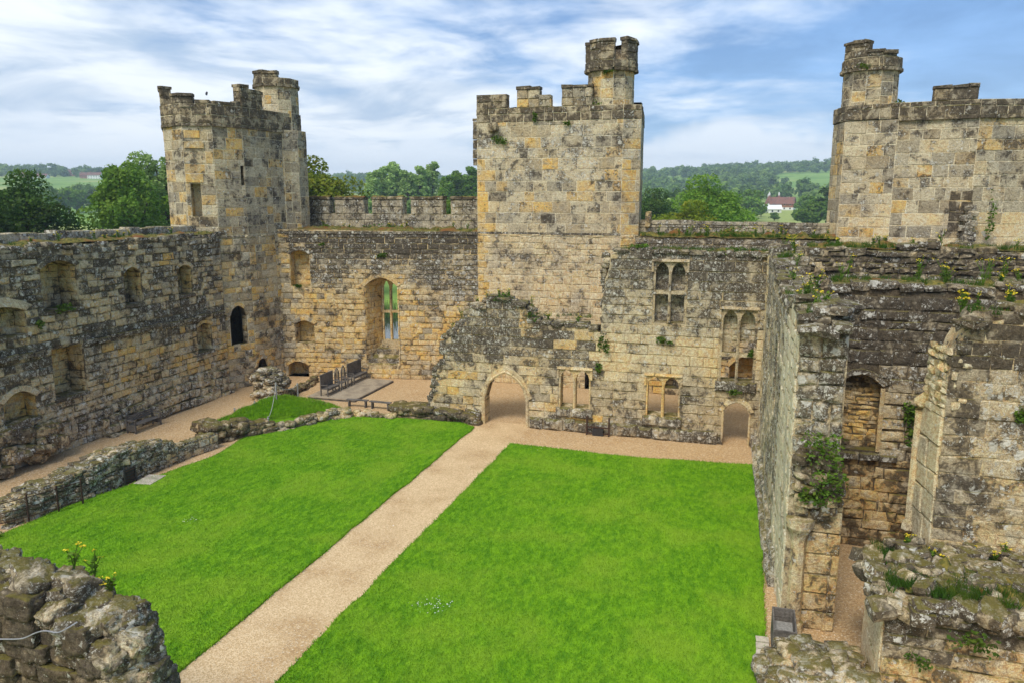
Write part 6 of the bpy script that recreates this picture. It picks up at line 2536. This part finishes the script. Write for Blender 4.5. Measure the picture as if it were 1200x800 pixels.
def trees():
    spec = [
        (OAK, 12, 100, 'leaf_dark', 0.95, 1.08, 'dark olive tree beyond the left wall at the picture edge'),
        (OAK, -60, 88, 'leaf_dark', 1.05, 1.0, 'dark tree mostly outside the left picture edge'),
        (OAK2, 152, 104, 'leaf_mid', 1.02, 1.22, 'open-crowned tree with bare limbs left of the left tower'),
        (OAK2, 196, 118, 'leaf_pale', 1.15, 1.2, 'greyish tree half hidden behind the left tower'),
        (OAK, 80, 130, 'leaf_gold', .5, .8, 'small yellow-green bush behind the long left wall'),
        (OAK, 366, 102, 'leaf_gold', 1.18, 1.0, 'golden green tree right behind the left tower'),
        (OAK, 835, 128, 'leaf_mid', 1.12, .95, 'large round tree above the plain parapet'),
        (OAK, 800, 104, 'leaf_gold', .86, .95, 'bright yellow-green tree in front of the large round one'),
        (OAK, 762, 150, 'leaf_dark', 1.0, .95, 'dark tree beside the square tower'),
        (OAK, 545, 98, 'leaf_mid', .86, .95, 'green treetop peeping over the merlons left of the square tower'),
        (OAK, 932, 150, 'leaf_gold', .48, .7, 'low yellow-green bush above the right end of the parapet'),
    ]
    for k, (kind, px, r, mat, s, sz, lab) in enumerate(spec):
        x, y = at_px(px, r)
        kind.place(x, y, lab, mat, s, k * 1.7, sz)
    for k, px in enumerate((438, 452, 465, 478, 492, 505)):
        x, y = at_px(px, 290 + 6 * (k % 3))
        POPLAR.place(x, y, ('leftmost', 'second', 'third', 'fourth', 'fifth', 'rightmost')[k] + ' pale feathery tree in the row behind the merlons', 'leaf_pale', 1.0 + .08 * ((k * 7) % 3), k * 1.1, 1.0, 'poplar_tree', 'row of pale trees behind the merlons')
    for k, px in enumerate((524, 538, 552)):
        x, y = at_px(px, 270 + 5 * k)
        POPLAR.place(x, y, ('left', 'middle', 'right')[k] + ' fresh green tree in the short row beside the square tower', 'leaf_mid', .9 + .07 * k, k * 2.1, 1.0, 'poplar_tree', 'short row beside the square tower')
    rs = random.Random(99)
    # single trees that can still be told apart on the near slopes
    def band_(px0, px1, r0, r1, n, lab, grp, mats, avoid=()):
        c = 0
        while c < n:
            px, r = rs.uniform(px0, px1), rs.uniform(r0, r1)
            if any(a < px < b and p < r < q for a, b, p, q in avoid):
                continue
            x, y = at_px(px, r)
            mt = rs.choice(mats)
            sc = rs.uniform(.75, 1.35)
            word = ('small ' if sc < .9 else 'tall ' if sc > 1.18 else 'middle-sized ') + {'leaf_dark': 'dark green', 'leaf_mid': 'fresh green', 'leaf_pale': 'pale green'}[mt]
            side = lab[1] if px < px0 + (px1 - px0) * .34 else lab[2] if px > px0 + (px1 - px0) * .67 else lab[3]
            MIDT[c % 3].place(x, y, word + ' ' + lab[0] + ' ' + side, mt, sc, rs.uniform(0, 6), rs.uniform(.85, 1.15), group=grp)
            c += 1
    band_(745, 985, 240, 520, 46, ('tree on the far slope', 'nearest the square tower', 'nearest the right tower', 'below the middle of the hill'), 'trees on the right slope', ('leaf_mid', 'leaf_dark', 'leaf_pale', 'leaf_mid'), ((884, 950, 0, 600),))
    band_(355, 560, 300, 520, 26, ('tree in the valley behind the merlons', 'nearest the left tower', 'nearest the square tower', 'midway between the towers'), 'trees in the middle valley', ('leaf_mid', 'leaf_dark', 'leaf_mid'))
    band_(-30, 200, 520, 660, 16, ('tree in the field hedgerows', 'at the far left edge', 'nearest the left tower', 'below the far village'), 'trees in the left fields', ('leaf_dark', 'leaf_mid'))
    for px, r, sc, lab in ((893, 470, .6, 'small round tree left of the oast house'), (944, 500, 1.1, 'large green tree right of the oast house'), (936, 430, .55, 'low green bush below the oast house'), (909, 420, .45, 'small bush in the meadow before the oast house')):
        x, y = at_px(px, r)
        MIDT[0].place(x, y, lab, 'leaf_mid', sc, px, .9)
    # the far woods
    V, T = [], []
    def scatter(px0, px1, r0, r1, n, avoid=()):
        c = 0
        while c < n:
            px, r = rs.uniform(px0, px1), math.sqrt(rs.uniform(r0 * r0, r1 * r1))
            if any(a < px < b and p < r < q for a, b, p, q in avoid):
                c += 1
                continue
            x, y = at_px(px, r)
            c += 1
            if r > 560 and noise.noise(Vector((x * .0042, y * .0042, 4.0))) > .20:
                continue
            z = terrain_h(x, y)
            patch = noise.noise(Vector((x * .008, y * .008, 9.0)))
            v, t, _ = FART[rs.randrange(4)]
            s = rs.uniform(.75, 1.5)
            a = rs.uniform(0, 6.28)
            W = (v * np.array([s, s, s * rs.uniform(.8, 1.15)])) @ rot_z(a).T + np.array([x, y, z - .5])
            V.append(W.astype(np.float32))
            T.append(np.clip(t * .6 + rs.uniform(-.1, .35) + patch * .6, 0, 1))
    scatter(735, 1100, 480, 1750, 1400, ((878, 948, 0, 690), (780, 800, 1000, 1200)))
    scatter(340, 575, 500, 1750, 560, ((395, 440, 560, 900), (505, 545, 760, 1000)))
    scatter(-150, 225, 640, 780, 60)
    scatter(-150, 225, 1330, 1800, 520)
    scatter(1100, 1500, 400, 1700, 260)
    Vc = np.concatenate(V)
    Tc = np.concatenate(T)
    n = len(Vc) // 4
    me = bpy.data.meshes.new('far_woods')
    me.vertices.add(n * 4)
    me.vertices.foreach_set('co', Vc.astype(np.float32).ravel())
    me.loops.add(n * 4)
    me.loops.foreach_set('vertex_index', np.arange(n * 4, dtype=np.int32))
    me.polygons.add(n)
    me.polygons.foreach_set('loop_start', np.arange(0, n * 4, 4, dtype=np.int32))
    me.polygons.foreach_set('loop_total', np.full(n, 4, dtype=np.int32))
    me.update(calc_edges=True)
    a = me.attributes.new('tint', 'FLOAT_COLOR', 'POINT')
    a.data.foreach_set('color', np.stack([Tc, Tc, Tc, np.ones_like(Tc)], 1).astype(np.float32).ravel())
    me.materials.append(MAT['leaf_far'])
    o = bpy.data.objects.new('far_woods', me)
    COL.objects.link(o)
    tag(o, 'far woods covering the hills to the horizon', 'woods', kind='stuff')
    # reeds on the far bank of the moat
    rr = np.random.RandomState(9)
    n = 9000
    X = rr.uniform(-75, 55, n)
    Y = 81.5 + rr.uniform(0, 3.0, n)
    blades('reeds', X, Y, np.full(n, -2.1), 1.0, 2.4, .05, 10, 'tall green reeds along the far bank of the moat', .25, mat='reed')


trees()

# ================================================================== FAR HOUSES
def house(px, r, w, d, hw, hr, rz, label, wall_mat, roof_mat, chim=1, name='house', group=None, lower=None):
    x, y = at_px(px, r)
    z = terrain_h(x, y) - .4
    e = empty(name, (x, y, z), label, 'house', group)
    e.rotation_euler = (0, 0, rz)

    def part(nm, g, mat, parent=e):
        o = add_mesh(nm, g.V, g.F, mat)
        o.parent = parent
        return o
    g = Geo()
    g.box((-w / 2, -d / 2, 0), (w / 2, d / 2, hw))
    g.add([(-w / 2, -d / 2, hw), (-w / 2, d / 2, hw), (-w / 2, 0, hw + hr), (w / 2, -d / 2, hw), (w / 2, d / 2, hw), (w / 2, 0, hw + hr)], [(0, 2, 1), (3, 4, 5)])
    part('wall', g, wall_mat)
    if lower:
        g = Geo()
        g.box((-w / 2 - .05, -d / 2 - .05, 0), (w / 2 + .05, d / 2 + .05, hw * .48))
        part('plinth_storey', g, lower)
    g = Geo()
    o_ = .5
    for s in (-1, 1):
        a = [(-w / 2 - o_, s * (d / 2 + o_), hw - .35), (w / 2 + o_, s * (d / 2 + o_), hw - .35), (w / 2 + o_, 0, hw + hr + .1), (-w / 2 - o_, 0, hw + hr + .1)]
        b = [(p, q, t + .22) for p, q, t in a]
        F = [(0, 1, 2, 3), (7, 6, 5, 4), (4, 5, 1, 0), (5, 6, 2, 1), (6, 7, 3, 2), (7, 4, 0, 3)]
        g.add(a + b, F)
    rf = part('roof', g, roof_mat)
    for k in range(chim):
        g = Geo()
        cx = -w / 3 + k * (w * .66)
        g.box((cx - .5, -.4, hw + hr - .8), (cx + .5, .4, hw + hr + 1.6))
        part('chimney', g, 'brick_red', rf)
    for fl in range(2 if hw > 4 else 1):
        for k in range(max(2, int(w / 3.4))):
            wx = -w / 2 + (k + .5) * w / max(2, int(w / 3.4))
            g = Geo()
            g.box((wx - .6, -d / 2 - .09, .9 + fl * 2.7), (wx + .6, -d / 2 + .02, 2.2 + fl * 2.7))
            wo = part('window', g, 'white_paint')
            g = Geo()
            g.box((wx - .48, -d / 2 - .12, 1.0 + fl * 2.7), (wx + .48, -d / 2 - .06, 2.1 + fl * 2.7))
            part('pane', g, 'window_glass', wo)
    return e


def oast():
    e = house(918, 560, 15, 8, 4.6, 4.2, R(-14), 'oast house on the right hillside with tiled roof and white-tipped cones', 'brick_red', 'roof_tile', 0, 'oast_house', lower='white_paint')
    for k, (cx, cy, s) in enumerate(((-9.0, -1.0, 1.0), (-3.2, 1.5, 1.0), (-10.5, 2.8, .9))):
        g = Geo()
        n = 16
        g.tube([(cx, cy, 0), (cx, cy, 5.0 * s)], 2.5 * s, n)
        o = add_mesh('roundel_wall', g.V, g.F, 'white_paint' if k == 0 else 'brick_red')
        o.parent = e
        g = Geo()
        g.tube([(cx, cy, 5.0 * s), (cx, cy, 10.2 * s)], [2.8 * s, .5], n)
        o = add_mesh('roundel_roof', g.V, g.F, 'roof_tile')
        o.parent = e
        g = Geo()
        g.tube([(cx, cy, 10.2 * s), (cx, cy - .1, 11.4 * s), (cx, cy - .5, 12.6 * s)], [.6, .62, .12], 8)
        c = add_mesh('cowl', g.V, g.F, 'white_paint')
        c.parent = o
    house(905, 520, 11, 6, 2.8, 2.2, R(10), 'low white cottage below the oast house', 'white_paint', 'white_paint', 1, 'cottage')


oast()
for k, (px, r, w, hw, hr, rz, lab, wm, rm) in enumerate((
        (34, 1280, 13, 5, 4, 5, 'small brick house at the left end of the far village', 'brick_red', 'roof_tile'),
        (52, 1290, 16, 4, 3, -6, 'white bungalow beside the brick house in the far village', 'white_paint', 'roof_tile'),
        (88, 1400, 18, 5, 4, 3, 'large red roofed house in the middle of the far village', 'brick_red', 'roof_tile'),
        (103, 1290, 14, 5, 4, 8, 'red brick house beside the white villa', 'brick_red', 'roof_tile'),
        (114, 1280, 18, 6, 3.5, -4, 'white villa near the right end of the far village', 'white_paint', 'roof_tile'),
        (163, 1275, 20, 5, 4, 4, 'white house showing just left of the left tower', 'white_paint', 'roof_tile'))):
    house(px, r, w, 9, hw, hr, R(rz) - YAW * -1.5, lab, wm, rm, 1)

# ================================================================== HAZE
g = Geo()
g.box((-2600, -2600, -60), (2600, 2600, 130))
hz = g.build('haze', 'earth')
hm = bpy.data.materials.new('haze_air')
hm.use_nodes = True
hn, hl = hm.node_tree.nodes, hm.node_tree.links
hn.clear()
pv = hn.new('ShaderNodeVolumePrincipled')
pv.inputs['Color'].default_value = (0.70, 0.86, 1.0, 1)
pv.inputs['Density'].default_value = 0.00028
pv.inputs['Anisotropy'].default_value = 0.0
ho = hn.new('ShaderNodeOutputMaterial')
hl.new(pv.outputs[0], ho.inputs['Volume'])
hz.data.materials[0] = hm
hz['kind'] = 'stuff'
tag(hz, 'thin blue summer haze over the valley', 'haze')
